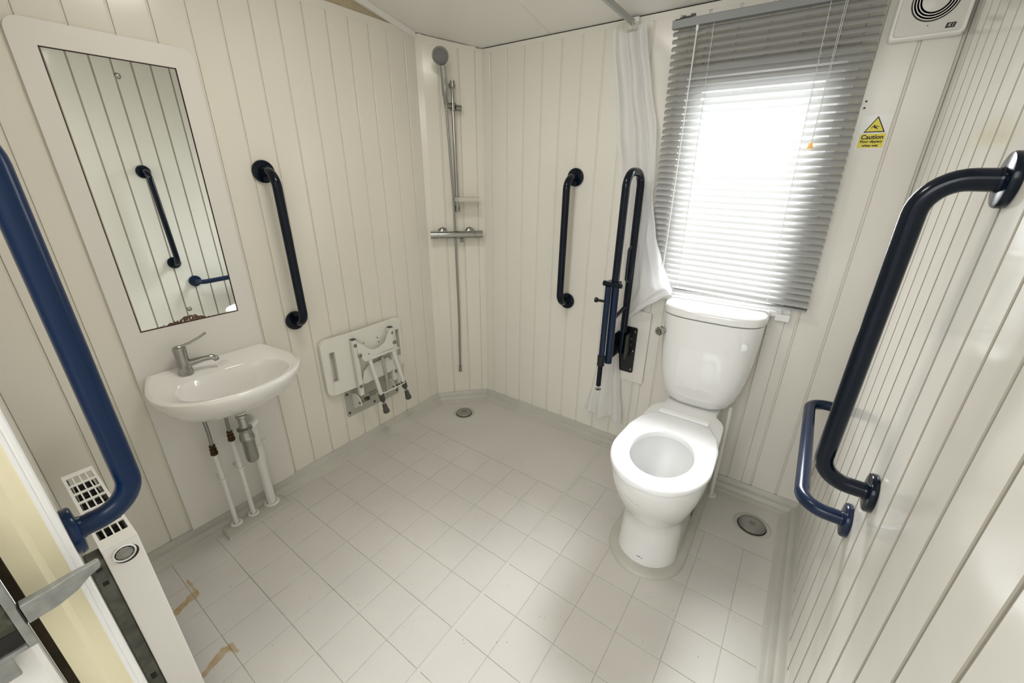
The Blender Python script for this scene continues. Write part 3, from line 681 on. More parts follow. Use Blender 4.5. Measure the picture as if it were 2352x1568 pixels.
# ------------------------------------------------------------------ radiator
RX0, RX1, RY0, RY1, RZ = -1.478, -1.080, 0.013, 0.074, 0.645
RD = thing('radiator', ((RX0 + RX1) / 2, .05, .07), 'white steel radiator with slotted top grille beside the doorway', 'radiator')
bm = newbm(); box(bm, (RX0 + .003, RY1 - .006, .07), (RX1 - .0017, RY1, RZ - .004)); obj('front_panel', bm, 'radiator', RD, bevel=.002)
bm = newbm(); box(bm, (RX0 + .003, RY0 + .006, .07), (RX1 - .02, RY0 + .009, RZ - .006)); obj('rear_panel', bm, 'galv', RD)
bm = newbm(); box(bm, (RX1 - .0015, RY0, .07), (RX1 + .0008, RY1 - .001, RZ)); obj('end_panel', bm, 'radiator', RD, bevel=.0012)
# top grille: frame with real slots
bm = newbm(); zt0, zt1 = RZ - .003, RZ
xe = [-1.434 + .048 * (k - .5) for k in range(8)]; ch = (RY1 - RY0 - .010) / 4
for xx in xe[1:-1]: box(bm, (xx - .0045, RY0 + .005, zt0), (xx + .0045, RY1 - .005, zt1 - .0001))
for k in range(1, 4): box(bm, (RX0 + .002, RY0 + .005 + ch * k - .0014, zt0), (RX1 - .002, RY0 + .005 + ch * k + .0014, zt1 - .0002))
box(bm, (RX0 + .001, RY0 + .0001, zt0 + .0001), (RX1 - .003, RY0 + .006, zt1 - .0003)); box(bm, (RX0 + .001, RY1 - .006, zt0 + .0001), (RX1 - .003, RY1 - .0001, zt1 - .0003)); box(bm, (RX0, RY0, zt0), (xe[0] + .003, RY1, zt1)); box(bm, (xe[-1] - .003, RY0, zt0), (RX1 - .002, RY1, zt1))
obj('top_grille', bm, 'radiator', RD)
bm = newbm()
for k in range(20): xa = RX0 + .015 + k * .0185; box(bm, (xa, RY0 + .012, .12), (xa + .0012, RY1 - .010, RZ - .030))
obj('convector_fins', bm, 'galv', RD); RD.children[-1]['kind'] = 'stuff'
bm = newbm(); lathe(bm, [(.0195, 0), (.0205, .0025), (.0195, .0045), (.0175, .0045), (.0165, .0015), (0, .0015)], (RX1 + .0009, .043, RZ - .026), (1, 0, 0), 28); vp = obj('valve_plug', bm, 'white', RD, smooth=40)
bm = newbm(); lathe(bm, [(.0150, .0016), (.0150, .0030), (.0120, .0045), (.006, .0062), (0, .0064)], (RX1 + .0009, .043, RZ - .026), (1, 0, 0), 9); obj('plug_face', bm, 'dchrome', vp, smooth=30)
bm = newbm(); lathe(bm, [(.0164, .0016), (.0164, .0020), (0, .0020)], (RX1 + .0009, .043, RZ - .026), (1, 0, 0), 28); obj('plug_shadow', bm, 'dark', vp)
bm = newbm(); lathe(bm, [(.0215, 0), (.0215, .0007), (.0, .0007)], (RX1 + .0006, .0455, RZ - .0315), (1, 0, 0), 28); obj('valve_recess', bm, 'dark', RD)
bm = newbm(); box(bm, (RX1 - .050, YN + .001, .06), (RX1 - .004, RY0 - .0006, RZ - .018)); br = obj('mounting_bracket', bm, 'galv', RD, bevel=.002)
for zz, w in ((RZ - .040, .004), (RZ - .080, .005), (.24, .009)):
    bm = newbm(); box(bm, (RX1 - .0042, -.006, zz - w), (RX1 - .0032, .004, zz + w)); obj('bracket_slot', bm, 'dark', br)

# ------------------------------------------------------------------ door leaf and latch
DL = thing('door_2', (-0.80, -0.5, 0), None, None); DL['kind'] = 'structure'; DL['label'] = 'white outward-opened door leaf at the lower left edge'
bm = newbm(); box(bm, (-0.840, -0.95, 0.02), (-0.800, -0.088, 2.02)); obj('door_leaf', bm, 'white', DL, bevel=.006)
bm = newbm(); box(bm, (-0.848, -0.0875, 0.0), (-0.836, -0.078, 2.02)); obj('door_seal', bm, 'brown', DL)
LT = thing('door_latch', (-0.79, -.11, .80), 'grey cast metal door latch with flat lever in the lower left corner', 'latch')
LX = -0.785
bm = newbm()
box(bm, (-0.7995, -.1295, .763), (LX - .001, -.0795, .980)); obj('latch_body', bm, 'aludirt', LT, bevel=.003)
bm = newbm()
box(bm, (LX - .001, -.0805, .765), (LX + .006, -.0715, .980)); box(bm, (LX - .001, -.1195, .765), (LX + .006, -.0807, .772)); box(bm, (LX - .001, -.1275, .765), (LX + .006, -.1195, .980)); obj('latch_rim', bm, 'alu', LT, bevel=.001)
for za, zb in ((.775, .80), (.85, .90)):
    bm = newbm(); box(bm, (LX - .0008, -.1185, za), (LX + .0008, -.0815, zb)); obj('latch_recess', bm, 'dark', LT)
bm = newbm(); box(bm, (-.7995, -.165, .70), (LX - .002, -.1300, .980)); obj('back_plate', bm, 'leafgrey', LT, bevel=.002)
bm = newbm(); box(bm, (LX - .002, -.1275, .728), (LX + .004, -.0975, .7640)); obj('latch_foot', bm, 'alu', LT, bevel=.002)
bm = newbm()
def lr(y, zc, hz, x, hx): return [V((x - hx, y, zc - hz)), V((x + hx, y, zc - hz)), V((x + hx, y, zc + hz)), V((x - hx, y, zc + hz))]
loft(bm, [lr(-.0810, .822, .017, LX, .0075), lr(-.050, .824, .0165, LX, .007), lr(-.028, .829, .0145, LX, .006), lr(-.012, .835, .009, LX, .005), lr(.001, .838, .007, LX, .0045), lr(.004, .840, .004, LX, .003)])
obj('lever', bm, 'alu', LT, bevel=.0012)
bm = newbm(); box(bm, (LX - .0058, -.0713, .806), (LX + .0065, -.0700, .838)); obj('pivot_gap', bm, 'dark', LT)
for ch in LT.children:
    if not ch.name.startswith('lever'): ch.location.y -= .012
# outside step seen past the leaf
bm = newbm(); box(bm, (-1.25, -1.2, -.06), (XJ, YO - .001, 0.0)); struct('trim_4', bm, 'brown', 'dark brown doorway threshold outside the jamb')

# ------------------------------------------------------------------ shower set
def cw(u, v, z): return cf(u, v, z)
RS = thing('shower_riser', cw(.159, 0, 1.2), 'chrome shower riser rail on the angled corner panel', 'shower rail')
uR = .172; vR = .050
bm = newbm(); cyl(bm, cw(uR - .002, vR, 1.815), cw(uR, vR, 1.215), .0095, 18); obj('rail', bm, 'chrome', RS, smooth=60)
for z in (1.815, 1.222):
    bm = newbm(); lathe(bm, [(.0, .0006), (.017, .0006), (.017, .010), (.012, .016), (.011, .050), (0, .051)], cw(uR, 0, z), CN, 20); lathe(bm, [(0, -.016), (.0125, -.014), (.0125, .014), (0, .016)], cw(uR, vR, z), (0, 0, 1), 18); obj('wall_bracket', bm, 'dchrome', RS, smooth=40)
bm = newbm(); lathe(bm, [(0, -.020), (.015, -.018), (.015, .018), (0, .020)], cw(uR - .001, vR, 1.715), (0, 0, 1), 18); cyl(bm, cw(uR + .012, vR, 1.712), cw(uR + .040, vR - .004, 1.710), .014, 18); cyl(bm, cw(uR - .012, vR, 1.716), cw(uR - .036, vR + .020, 1.722), .013, 18); obj('slider', bm, 'dchrome', RS, smooth=40)
bm = newbm(); hh0 = cw(uR - .036, vR + .022, 1.700)
SH = thing('hand_shower', hh0, 'chrome hand shower head clipped at the top of the riser rail', 'shower head')
h1 = cw(.126, vR + .058, 1.880)
sweep(bm, [hh0, hh0 + (h1 - hh0) * .12, hh0 + (h1 - hh0) * .14, hh0 + (h1 - hh0) * .30, hh0 + (h1 - hh0) * .32, h1], [.0085, .0085, .011, .012, .0155, .0145], 18); obj('handle', bm, 'chrome', SH, smooth=50)
hc = cw(.117, vR + .066, 1.917); hn = (CAM - hc).normalized() * .85 + V((0, 0, -.35)); hn.normalize()
bm = newbm(); lathe(bm, [(0, -.020), (.020, -.018), (.036, -.008), (.040, .000), (.040, .006), (.0375, .009), (.0365, .009), (.0365, .006), (0, .006)], hc, hn, 36); obj('head_shell', bm, 'chrome', SH, smooth=40)
bm = newbm(); lathe(bm, [(0, .0062), (.036, .0062), (.0355, .0085), (.020, .0100), (.0195, .0090), (0, .0095)], hc, hn, 36); fc = obj('spray_face', bm, 'gray', SH, smooth=40)
bm = newbm(); _, hu, hw_ = basis(hn)
for rr, n in ((.031, 26), (.026, 20), (.012, 8)):
    for k in range(n): a = 2 * math.pi * k / n; lathe(bm, [(.0011, 0), (.0011, .0022), (0, .0024)], hc + hn * (.0088) + (hu * math.cos(a) + hw_ * math.sin(a)) * rr, hn, 6)
tag(obj('nozzles', bm, 'rubber', fc), kind='stuff')
# hose: hangs down to just above the upstand
bm = newbm(); pts = [hh0 + V((0, 0, -.005)), cw(.140, .068, 1.60), cw(.146, .060, 1.45), cw(.152, .052, 1.30), cw(.154, .050, 1.10), cw(.155, .045, .90), cw(.156, .038, .60), cw(.152, .034, .40), cw(.150, .030, .255)]
def smoothpath(P_, k=6):
    out = []
    for i in range(len(P_) - 1):
        p0, p1, p2, p3 = P_[max(i - 1, 0)], P_[i], P_[i + 1], P_[min(i + 2, len(P_) - 1)]
        for j in range(k):
            t = j / k; out.append(0.5 * ((2 * p1) + (p2 - p0) * t + (2 * p0 - 5 * p1 + 4 * p2 - p3) * t * t + (3 * p1 - p0 - 3 * p2 + p3) * t ** 3))
    out.append(P_[-1]); return out
sp2 = smoothpath(pts, 30); sweep(bm, sp2, [.0066 if i % 2 else .0058 for i in range(len(sp2))], 10)
HS = thing('shower_hose', cw(.15, 0, .22), 'loose metal shower hose hanging down the corner panel', 'hose')
obj('hose', bm, 'steel', HS, smooth=60)
bm = newbm(); lathe(bm, [(0, 0), (.0105, 0), (.0105, .012), (.0085, .016), (.0080, .040), (0, .041)], cw(.150, .030, .218), (0, 0, 1), 12); obj('hose_nut', bm, 'dchrome', HS)
# mixer valve
MV = thing('shower_valve', cw(.163, 0, 1.085), 'chrome thermostatic bar valve below the riser rail', 'shower valve')
zv = 1.083; vv = .052
bm = newbm(); cyl(bm, cw(.062, vv, zv), cw(.262, vv, zv), .0205, 22); obj('valve_body', bm, 'chrome', MV, smooth=50)
for u0, u1 in ((.018, .060), (.264, .308)):
    bm = newbm(); cyl(bm, cw(u0, vv, zv), cw(u1, vv, zv), .0215, 22); k_ = obj('control_knob', bm, 'chrome', MV, smooth=50)
for u in (.085, .240):
    bm = newbm(); lathe(bm, [(0, .0008), (.030, .0008), (.030, .005), (.022, .012), (.014, .014), (.014, .035), (0, .036)], cw(u, 0, zv + .006), CN, 26); obj('wall_union', bm, 'chrome', MV, smooth=40)
bm = newbm(); lathe(bm, [(0, 0), (.0095, 0), (.0095, .022), (0, .022)], cw(.190, vv, zv - .042), (0, 0, 1), 14); obj('outlet', bm, 'dchrome', MV)
bm = newbm(); box(bm, (0, 0, 0), (1, 1, 1)); bm.free()
SD = thing('soap_dish', cw(.24, 0, 1.27), 'faint clear plastic soap dish on the riser rail', 'soap dish')
bm = newbm()
def dp(u0, u1, v0, v1, z0, z1):
    loft(bm, [[cw(u0, v0, z), cw(u1, v0, z), cw(u1, v1, z), cw(u0, v1, z)] for z in (z0, z1)])
dp(.172, .290, .030, .120, 1.262, 1.265); dp(.172, .290, .118, .121, 1.265, 1.284); dp(.172, .290, .029, .032, 1.265, 1.284); dp(.172, .175, .032, .118, 1.265, 1.284); dp(.287, .290, .032, .118, 1.265, 1.284)
obj('dish', bm, 'clear', SD)
bm = newbm(); lathe(bm, [(.0115, -.010), (.014, -.010), (.014, .010), (.0115, .010)], cw(uR, vR, 1.272), (0, 0, 1), 18); obj('clip', bm, 'clear', SD, smooth=40)

# ------------------------------------------------------------------ drains
for i, (x, y) in enumerate(DR):
    t = thing('floor_drain', (x, y, 0), ['round steel floor drain under the shower', 'round steel floor drain right of the toilet'][i], 'drain', 'steel floor drains')
    r = .050 if i == 0 else .056; zt = .0022
    bm = newbm(); lathe(bm, [(r + .020, zt - .002), (r + .018, zt + .0008), (r + .008, zt + .0022), (r + .003, zt + .0005), (r + .001, zt - .001)], (x, y, 0), (0, 0, 1), 40); obj('moulded_rim', bm, 'tray', t, smooth=60)
    bm = newbm(); lathe(bm, [(0, zt - .0015), (r, zt - .0015), (r + .0005, zt)], (x, y, 0), (0, 0, 1), 40); obj('shadow_ring', bm, 'dark', t)
    bm = newbm(); lathe(bm, [(0, zt + .001), (r - .003, zt + .001), (r - .003, zt + .008), (r - .006, zt + .0105), (r * .5, zt + .0125), (0, zt + .013)], (x, y, 0), (0, 0, 1), 40); cv = obj('drain_cover', bm, 'steel', t, smooth=40)
    bm = newbm()
    for k in range(7):
        a = 2 * math.pi * k / 6; q = V((x, y, zt + .0129)) + (V((math.cos(a), math.sin(a), 0)) * .010 if k < 6 else V((0, 0, 0)))
        lathe(bm, [(.0026, -.001), (.0026, .0003), (0, .0003)], q, (0, 0, 1), 8)
    tag(obj('drain_holes', bm, 'dark', cv), kind='stuff')

# ------------------------------------------------------------------ fold-up shower seat
FS = thing('shower_seat', (X0, 1.15, .2), 'folded-up white plastic shower seat with metal legs on the left wall', 'shower seat')
def seatx(y): s = (y - 1.152) / .245; return -1.738 - .020 * s * s
NY, yA, yB, zA, zB2 = 26, .915, 1.392, .372, .668
bm = newbm()
def seat_outline(y):
    """bottom and top z at y with rounded corners"""
    e = min(y - yA, yB - y); r = .035
    c = r - math.sqrt(max(0, r * r - (r - min(e, r)) ** 2)) if e < r else 0
    return zA + c, zB2 - c
slots = [(.952, .978, .440, .600), (1.348, 1.374, .440, .600)]
import itertools
ysl = sorted(set([yA + .0006] + [yA + (yB - yA) * k / NY for k in range(1, NY)] + [yB - .0006] + [yA + .003, yA + .008, yA + .016, yB - .003, yB - .008, yB - .016] + [s for q in slots for s in q[:2]]))
zsl = [0, .229, .77, 1]
th = .020
def srow(y, front):
    a, b = seat_outline(y); x = seatx(y) + (0 if front else -th)
    return [V((x, y, z)) for z in (a, .44, .60, b)]
Fv = [[bm.verts.new(p) for p in srow(y, True)] for y in ysl]; Bv = [[bm.verts.new(p) for p in srow(y, False)] for y in ysl]
def hole(i, j): return j == 1 and any(abs(ysl[i] - q[0]) < 1e-6 or (q[0] - 1e-6 <= ysl[i] and ysl[i + 1] <= q[1] + 1e-6) for q in slots)
nY = len(ysl)
for i in range(nY - 1):
    for j in range(3):
        if hole(i, j): continue
        bm.faces.new((Fv[i][j], Fv[i + 1][j], Fv[i + 1][j + 1], Fv[i][j + 1])); bm.faces.new((Bv[i][j + 1], Bv[i + 1][j + 1], Bv[i + 1][j], Bv[i][j]))
    for j in (0, 3): bm.faces.new((Fv[i][j], Bv[i][j], Bv[i + 1][j], Fv[i + 1][j]))
    if hole(i, 1):
        for j in (1, 2): bm.faces.new((Fv[i][j], Fv[i + 1][j], Bv[i + 1][j], Bv[i][j]))
        if not hole(i - 1, 1): bm.faces.new((Fv[i][1], Fv[i][2], Bv[i][2], Bv[i][1]))
        if not hole(i + 1, 1): bm.faces.new((Fv[i + 1][1], Fv[i + 1][2], Bv[i + 1][2], Bv[i + 1][1]))
for i in (0, nY - 1):
    for j in range(3): bm.faces.new((Fv[i][j], Fv[i][j + 1], Bv[i][j + 1], Bv[i][j]))
obj('seat_board', bm, 'seatwhite', FS, smooth=35, bevel=.003)
# wall plate
bm = newbm(); prism(bm, rrect(1.178, .278, .170, .076, .012), X0 + .0005, X0 + .005, lambda a, b, d: V((d, a, b))); wp = obj('wall_plate', bm, 'plate', FS, bevel=.0008)
for yy, zz in ((1.022, .225), (1.022, .335), (1.334, .225), (1.334, .335), (1.178, .222)):
    bm = newbm(); lathe(bm, [(.0075, 0), (.0065, .003), (0, .0038)], (X0 + .005, yy, zz), (1, 0, 0), 12); obj('screw', bm, 'rubber', wp)
# wheel-less small print block on the plate
bm = newbm()
for r_, (n, z) in enumerate(((7, .286), (9, .277), (9, .270), (6, .263))):
    yy = 1.150
    for k in range(n): w = random.uniform(.003, .007); box(bm, (X0 + .0051, yy, z), (X0 + .0054, yy + w, z + (.005 if r_ == 0 else .003))); yy += w + .0015
tag(obj('small_print', bm, 'ink', wp), kind='stuff')
def sq(bm, a, b, hw, n=4, rot=0):
    a, b = V(a), V(b); ax = (b - a).normalized(); u = V((1, 0, 0)) - ax * ax.x; u.normalize(); w = ax.cross(u)
    loft(bm, [[p + (u * sx + w * sy) * hw for sx, sy in ((-1, -1), (1, -1), (1, 1), (-1, 1))] for p in (a, b)])
for yt, zt_, yb_, zb_ in ((1.068, .640, 1.072, .330), (1.292, .640, 1.286, .330)):
    bm = newbm(); sq(bm, (-1.721, yt, zt_), (-1.721, yb_, zb_), .0115); f_ = obj('support_rail', bm, 'seatframe', FS, bevel=.003)
    bm = newbm(); sq(bm, (-1.721, yt, zt_ + .0002), (-1.721, yt, zt_ + .004), .0115); obj('end_plug', bm, 'rubber', f_)
    for zz in (.612, .385):
        bm = newbm(); lathe(bm, [(.010, 0), (.009, .003), (.0045, .005), (0, .005)], (-1.7093, yt, zz), (1, 0, 0), 12); obj('bolt', bm, 'dchrome', f_)
for yy in (1.072, 1.292):
    bm = newbm(); prism(bm, [(X0 + .0055, .235), (X0 + .0055, .330), (-1.740, .335), (-1.712, .318), (-1.700, .292), (-1.706, .276), (-1.722, .272)], yy - .0215, yy - .0175, lambda a, b, d: V((a, d, b))); obj('hinge_cheek', bm, 'seatframe', FS)
    bm = newbm(); cyl(bm, (-1.712, yy - .028, .296), (-1.712, yy + .022, .296), .0055, 12); obj('hinge_pin', bm, 'dchrome', FS)
bm = newbm()
for k in range(5): lathe(bm, [(.010, -.0012), (.012, 0), (.010, .0012)], (-1.712, 1.084 + k * .005, .300), (0, 1, 0), 14)
obj('hinge_spring', bm, 'dchrome', FS)
# cranked plates on the underside
bm = newbm(); prism(bm, [(1.075, .630), (1.078, .545), (1.105, .523), (1.315, .527), (1.300, .560), (1.290, .635), (1.262, .612), (1.240, .575), (1.205, .560), (1.165, .558), (1.135, .575), (1.105, .608)], -1.7085, -1.7055, lambda a, b, d: V((d, a, b))); obj('top_yoke', bm, 'seatframe', FS)
bm = newbm(); box(bm, (-1.7055, 1.098, .521), (-1.683, 1.318, .5235)); obj('yoke_lip', bm, 'seatframe', FS)
bm = newbm(); prism(bm, [(1.085, .40), (1.100, .455), (1.130, .48), (1.255, .48), (1.280, .45), (1.280, .405), (1.262, .392), (1.10, .385)], -1.7175, -1.7145, lambda a, b, d: V((d, a, b))); obj('lower_plate', bm, 'seatframe', FS)
bm = newbm(); sweep(bm, fillet([V((-1.695, 1.205, .507)), V((-1.699, 1.218, .400)), V((-1.704, 1.222, .300))], .03, 3), .0075, 10); obj('centre_stay', bm, 'plate', FS)
for yy, zz in ((1.084, .553), (1.300, .556), (1.196, .506)):
    bm = newbm(); lathe(bm, [(.012, 0), (.011, .004), (.006, .007), (.0055, .010), (0, .010)], (-1.7054, yy, zz), (1, 0, 0), 14); obj('pivot', bm, 'dchrome', FS)
for yy, zz in ((1.134, .598), (1.22, .600), (1.14, .44), (1.16, .41), (1.25, .505), (1.25, .42), (1.135, .545), (1.225, .575)):
    bm = newbm(); lathe(bm, [(.0038, 0), (.0038, .0012), (0, .0016)], (seatx(yy), yy, zz) if zz > .55 or zz < .52 else (-1.7054, yy, zz), (1, 0, 0), 8); obj('rivet', bm, 'dchrome', FS)
for (a, b) in (((-1.686, 1.124, .520), (-1.676, 1.157, .305)), ((-1.686, 1.272, .520), (-1.676, 1.310, .318))):
    a, b = V(a), V(b); d = (b - a).normalized()
    bm = newbm(); cyl(bm, a, b, .0105, 16); lg = obj('leg', bm, 'seatframe', FS, smooth=50)
    bm = newbm(); lathe(bm, [(.0, -.006), (.0145, -.006), (.0150, .030), (.0125, .034), (.0105, .040), (0, .040)], b, d, 18); obj('leg_collar', bm, 'rubber', lg, smooth=40)
    bm = newbm(); cyl(bm, b + d * .038, b + d * .062, .0075, 14); obj('leg_tube', bm, 'chrome', lg, smooth=50)
    bm = newbm(); lathe(bm, [(0, 0), (.0105, 0), (.0115, .003), (.0145, .034), (.0165, .036), (.0175, .050), (.0150, .053), (0, .053)], b + d * .060, d, 18); obj('leg_foot', bm, 'rubber', lg, smooth=40)
bm = newbm(); sweep(bm, fillet([V((-1.668, 1.150, .325)), V((-1.660, 1.172, .318)), V((-1.660, 1.300, .320)), V((-1.668, 1.322, .322))], .01, 3), .0028, 8); obj('leg_brace', bm, 'seatframe', FS)

# ------------------------------------------------------------------ toilet
TX = -0.262
TO = thing('toilet', (TX, 1.45, 0), 'white close-coupled toilet with open horseshoe-free seat ring under the window', 'toilet')
TO['label'] = 'white close-coupled toilet with seat ring and no lid under the window'
def interp(tab, y):
    for (a, wa), (b, wb) in zip(tab, tab[1:]):
        if a <= y <= b: s = (y - a) / (b - a); s = s * s * (3 - 2 * s) * .5 + s * .5; return wa + (wb - wa) * s
    return tab[-1][1] if y > tab[-1][0] else tab[0][1]
NT = 40
def outline(yf, yc, hw, yb, tab, z, pw=2.0):
    """front half-ellipse from yf to yc with half width hw, then table of widths back to yb"""
    half = []
    for k in range(NT + 1):
        s = k / NT
        if s <= .5:
            a = s / .5 * math.pi / 2; y = yc - (yc - yf) * math.cos(a) ** (2 / pw) if True else 0; w = hw * math.sin(a) ** (2 / pw)
        else:
            q = (s - .5) / .5; y = yc + (yb - yc) * q; w = interp(tab, y)
        half.append((w, y))
    pts = [V((TX + w, y, z)) for w, y in half] + [V((TX - w, y, z)) for w, y in half[::-1]]
    return pts[1:-1] + []
def ring_full(*a, **k): return outline(*a, **k)
R = []
spec = [  # z, yf, yc, hw, yb, back width, ear width
    (0.000, 1.215, 1.33, .115, 1.84, .108, .108),
    (0.012, 1.216, 1.33, .115, 1.84, .108, .108),
    (0.060, 1.222, 1.34, .112, 1.84, .101, .101),
    (0.150, 1.228, 1.35, .109, 1.845, .100, .100),
    (0.200, 1.224, 1.34, .110, 1.85, .100, .102),
    (0.235, 1.200, 1.33, .120, 1.86, .100, .104),
    (0.290, 1.158, 1.32, .138, 1.87, .102, .112),
    (0.350, 1.125, 1.31, .153, 1.88, .104, .126),
    (0.400, 1.104, 1.305, .162, 1.885, .106, .140),
    (0.435, 1.100, 1.305, .163, 1.887, .108, .150),
    (0.450, 1.102, 1.305, .161, 1.887, .108, .152),
    (0.4555, 1.110, 1.305, .154, 1.885, .106, .149)]
for z, yf, yc, hw, yb, bw, ew in spec:
    tab = [(yc, hw), (1.44, hw * .985), (1.545, ew + .004 if ew > .12 else (hw + bw) / 2), (1.62, ew), (1.665, ew * .97), (1.715, bw), (yb, bw)]
    R.append(outline(yf, yc, hw, yb, tab, z))
def hole_ring(cy, hl, hw, z, tpl):
    n_ = len(tpl); return [V((TX + hw * math.cos(t), cy + hl * math.sin(t), z)) for t in [-math.pi / 2 + 2 * math.pi * (i + 1) / (n_ + 1) for i in range(n_)]]
tp_ = R[-1]
R.append(hole_ring(1.305, .165, .128, .4555, tp_)); R.append(hole_ring(1.305, .157, .120, .448, tp_)); R.append(hole_ring(1.305, .160, .122, .425, tp_))
R.append(hole_ring(1.310, .150, .115, .370, tp_)); R.append(hole_ring(1.320, .125, .098, .310, tp_)); R.append(hole_ring(1.335, .085, .070, .265, tp_)); R.append(hole_ring(1.35, .055, .050, .235, tp_)); R.append(hole_ring(1.36, .03, .03, .215, tp_))
bm = newbm(); loft(bm, R); pan = obj('pan', bm, 'pan', TO, smooth=50)
bm = newbm(); loft(bm, [[V((TX + .058 * math.cos(a), 1.345 + .066 * math.sin(a), z)) for a in [2 * math.pi * k / 32 for k in range(32)]] for z in (.2465, .2475)])
wm = bpy.data.materials.new('bowl_water'); wm.use_nodes = True; pb = wm.node_tree.nodes['Principled BSDF']; pb.inputs['Base Color'].default_value = (.62, .64, .62, 1); pb.inputs['Roughness'].default_value = .02; M['water'] = wm
obj('water', bm, 'water', TO)
# seat
bm = newbm(); ST = []
def seat_out(e, z):
    half = []
    yf, yc, hw = 1.089 + e, 1.300, .1715 - e
    for k in range(NT + 1):
        s = k / NT
        if s <= .6: a = s / .6 * math.pi / 2; y = yc - (yc - yf) * math.cos(a); w = hw * math.sin(a) ** .97
        else:
            q = (s - .6) / .4; y = yc + (1.578 - e - yc) * q
            w = interp([(yc, hw), (1.42, hw * .975), (1.50, hw * .88), (1.555, hw * .70), (1.578, hw * .57)], y)
        half.append((w, y))
    return ([V((TX + w, y, z)) for w, y in half] + [V((TX - w, y, z)) for w, y in half[::-1]])[1:-1]
tz = seat_out(0, 0)
def sh(hl, hw, z):
    n_ = len(tz); return [V((TX + hw * math.cos(t), 1.303 + hl * math.sin(t), z)) for t in [-math.pi / 2 + 2 * math.pi * (i + 1) / (n_ + 1) for i in range(n_)]]
loops = [seat_out(.003, .4595), seat_out(0, .4625), seat_out(0, .472), seat_out(.004, .4785), seat_out(.012, .4815), sh(.150, .118, .4815), sh(.1415, .109, .478), sh(.138, .106, .470), sh(.139, .107, .4595)]
Rr = loft(bm, loops, False, False)
n = len(Rr[0])
for j in range(n): k = (j + 1) % n; bm.faces.new((Rr[-1][j], Rr[-1][k], Rr[0][k], Rr[0][j]))
obj('seat_ring', bm, 'seatpl', TO, smooth=45)
bm = newbm(); prism(bm, [(TX - .098, 1.580), (TX + .100, 1.580), (TX + .100, 1.610), (TX - .098, 1.610)], .4575, .4845, lambda a, b, d: V((a, b, d))); obj('hinge_bar', bm, 'seatpl', TO, bevel=.004)
# cistern
def cis(z, hw, yf, yb, pw=3.2, pb=12):
    pts = []; yc = yb - .045
    for k in range(56):
        t = 2 * math.pi * k / 56; c, s = math.cos(t), math.sin(t)
        if s < 0: x = hw * math.copysign(abs(c) ** (2 / pw), c); y = yc + (yc - yf) * -1 * abs(s) ** (2 / pw)
        else: x = hw * math.copysign(abs(c) ** (2 / pb), c); y = yc + (yb - yc) * abs(s) ** (2 / pb)
        pts.append(V((TX + x + .003, y, z)))
    return pts
CS = [(.4585, .095, 1.752), (.466, .118, 1.735), (.485, .139, 1.720), (.52, .156, 1.712), (.57, .1695, 1.706), (.63, .179, 1.702), (.70, .186, 1.700), (.78, .190, 1.699), (.8595, .192, 1.699)]
def cis_front(x, z):
    for a, b in zip(CS, CS[1:]):
        if a[0] <= z <= b[0]:
            s = (z - a[0]) / (b[0] - a[0]); hw = a[1] + (b[1] - a[1]) * s; yf = a[2] + (b[2] - a[2]) * s
            yc = 1.888 - .045; q = min(.999, abs(x - TX - .003) / hw); return yc - (yc - yf) * (1 - q ** 3.2) ** (1 / 3.2)
bm = newbm(); loft(bm, [cis(z, hw, yf, 1.888) for z, hw, yf in CS]); ci = obj('cistern', bm, 'ceramic', TO, smooth=50)
bm = newbm(); loft(bm, [cis(.861, .186, 1.705, 1.886), cis(.863, .192, 1.699, 1.890), cis(.867, .1965, 1.694, 1.892), cis(.888, .1965, 1.694, 1.892), cis(.899, .191, 1.700, 1.888), cis(.904, .178, 1.713, 1.878), cis(.905, .160, 1.728, 1.866), cis(.9035, .150, 1.738, 1.858), cis(.905, .10, 1.77, 1.84)]); obj('cistern_lid', bm, 'ceramic', TO, smooth=50)
fx, fz = -.433, .781; fy = cis_front(fx + .02, fz)
bm = newbm(); lathe(bm, [(0, 0), (.017, 0), (.018, .003), (.016, .006), (.0165, .016), (.019, .018), (.019, .026), (.0165, .030), (.012, .028), (0, .0285)], (fx, fy + .006, fz), (-.35, -1, 0), 24); obj('flush_knob', bm, 'chrome', TO, smooth=35); 
bx_, bz_ = -.117, .782; 
bm = newbm(); lathe(bm, [(.0155, -.002), (.0155, .001), (.014, .0022), (0, .0028)], (bx_, cis_front(bx_, bz_), bz_), (.12, -1, 0), 24); obj('blanking_plug', bm, 'seatpl', TO, smooth=40)
# clear label on the cistern front
bm = newbm(); gx = [-.344 + k * (.094 / 6) for k in range(7)]; gz = [.553 + k * (.179 / 6) for k in range(7)]
rows2 = [[V((x - .006 * (z < 0), cis_front(x, z) - .0006, z)) for x in gx] for z in gz]
loft(bm, rows2, False, False, closed=False); obj('label', bm, 'stickerc', ci, smooth=60)
# moulded plinth round the foot
bm = newbm(); PLN = []
for e, z in ((.046, 0.0), (.044, .008), (.034, .014), (.006, .0155), (-.002, .0150)):
    PLN.append(outline(1.215 - e, 1.33, .115 + e * .75, 1.845, [(1.33, .115 + e * .75), (1.845, .108 + e * .75)], z))
loft(bm, PLN, False, False); obj('toilet_plinth', bm, 'tray', FL, smooth=60)
# cistern feed pipe
t = thing('supply_pipe', (-.112, 1.79, .002), 'thin white supply pipe rising from the floor behind the toilet', 'pipe')
bm = newbm(); sweep(bm, [V((-.112, 1.795, .002)), V((-.112, 1.797, .30)), V((-.116, 1.80, .478))], .0080, 14); obj('pipe', bm, 'whitepipe', t, smooth=60)
bm = newbm(); lathe(bm, [(.011, .0025), (.012, .007), (.020, .0075), (.022, .0045), (.022, .0022)], (-.112, 1.795, 0), (0, 0, 1), 24); obj('floor_collar', bm, 'whitepipe', t, smooth=40)

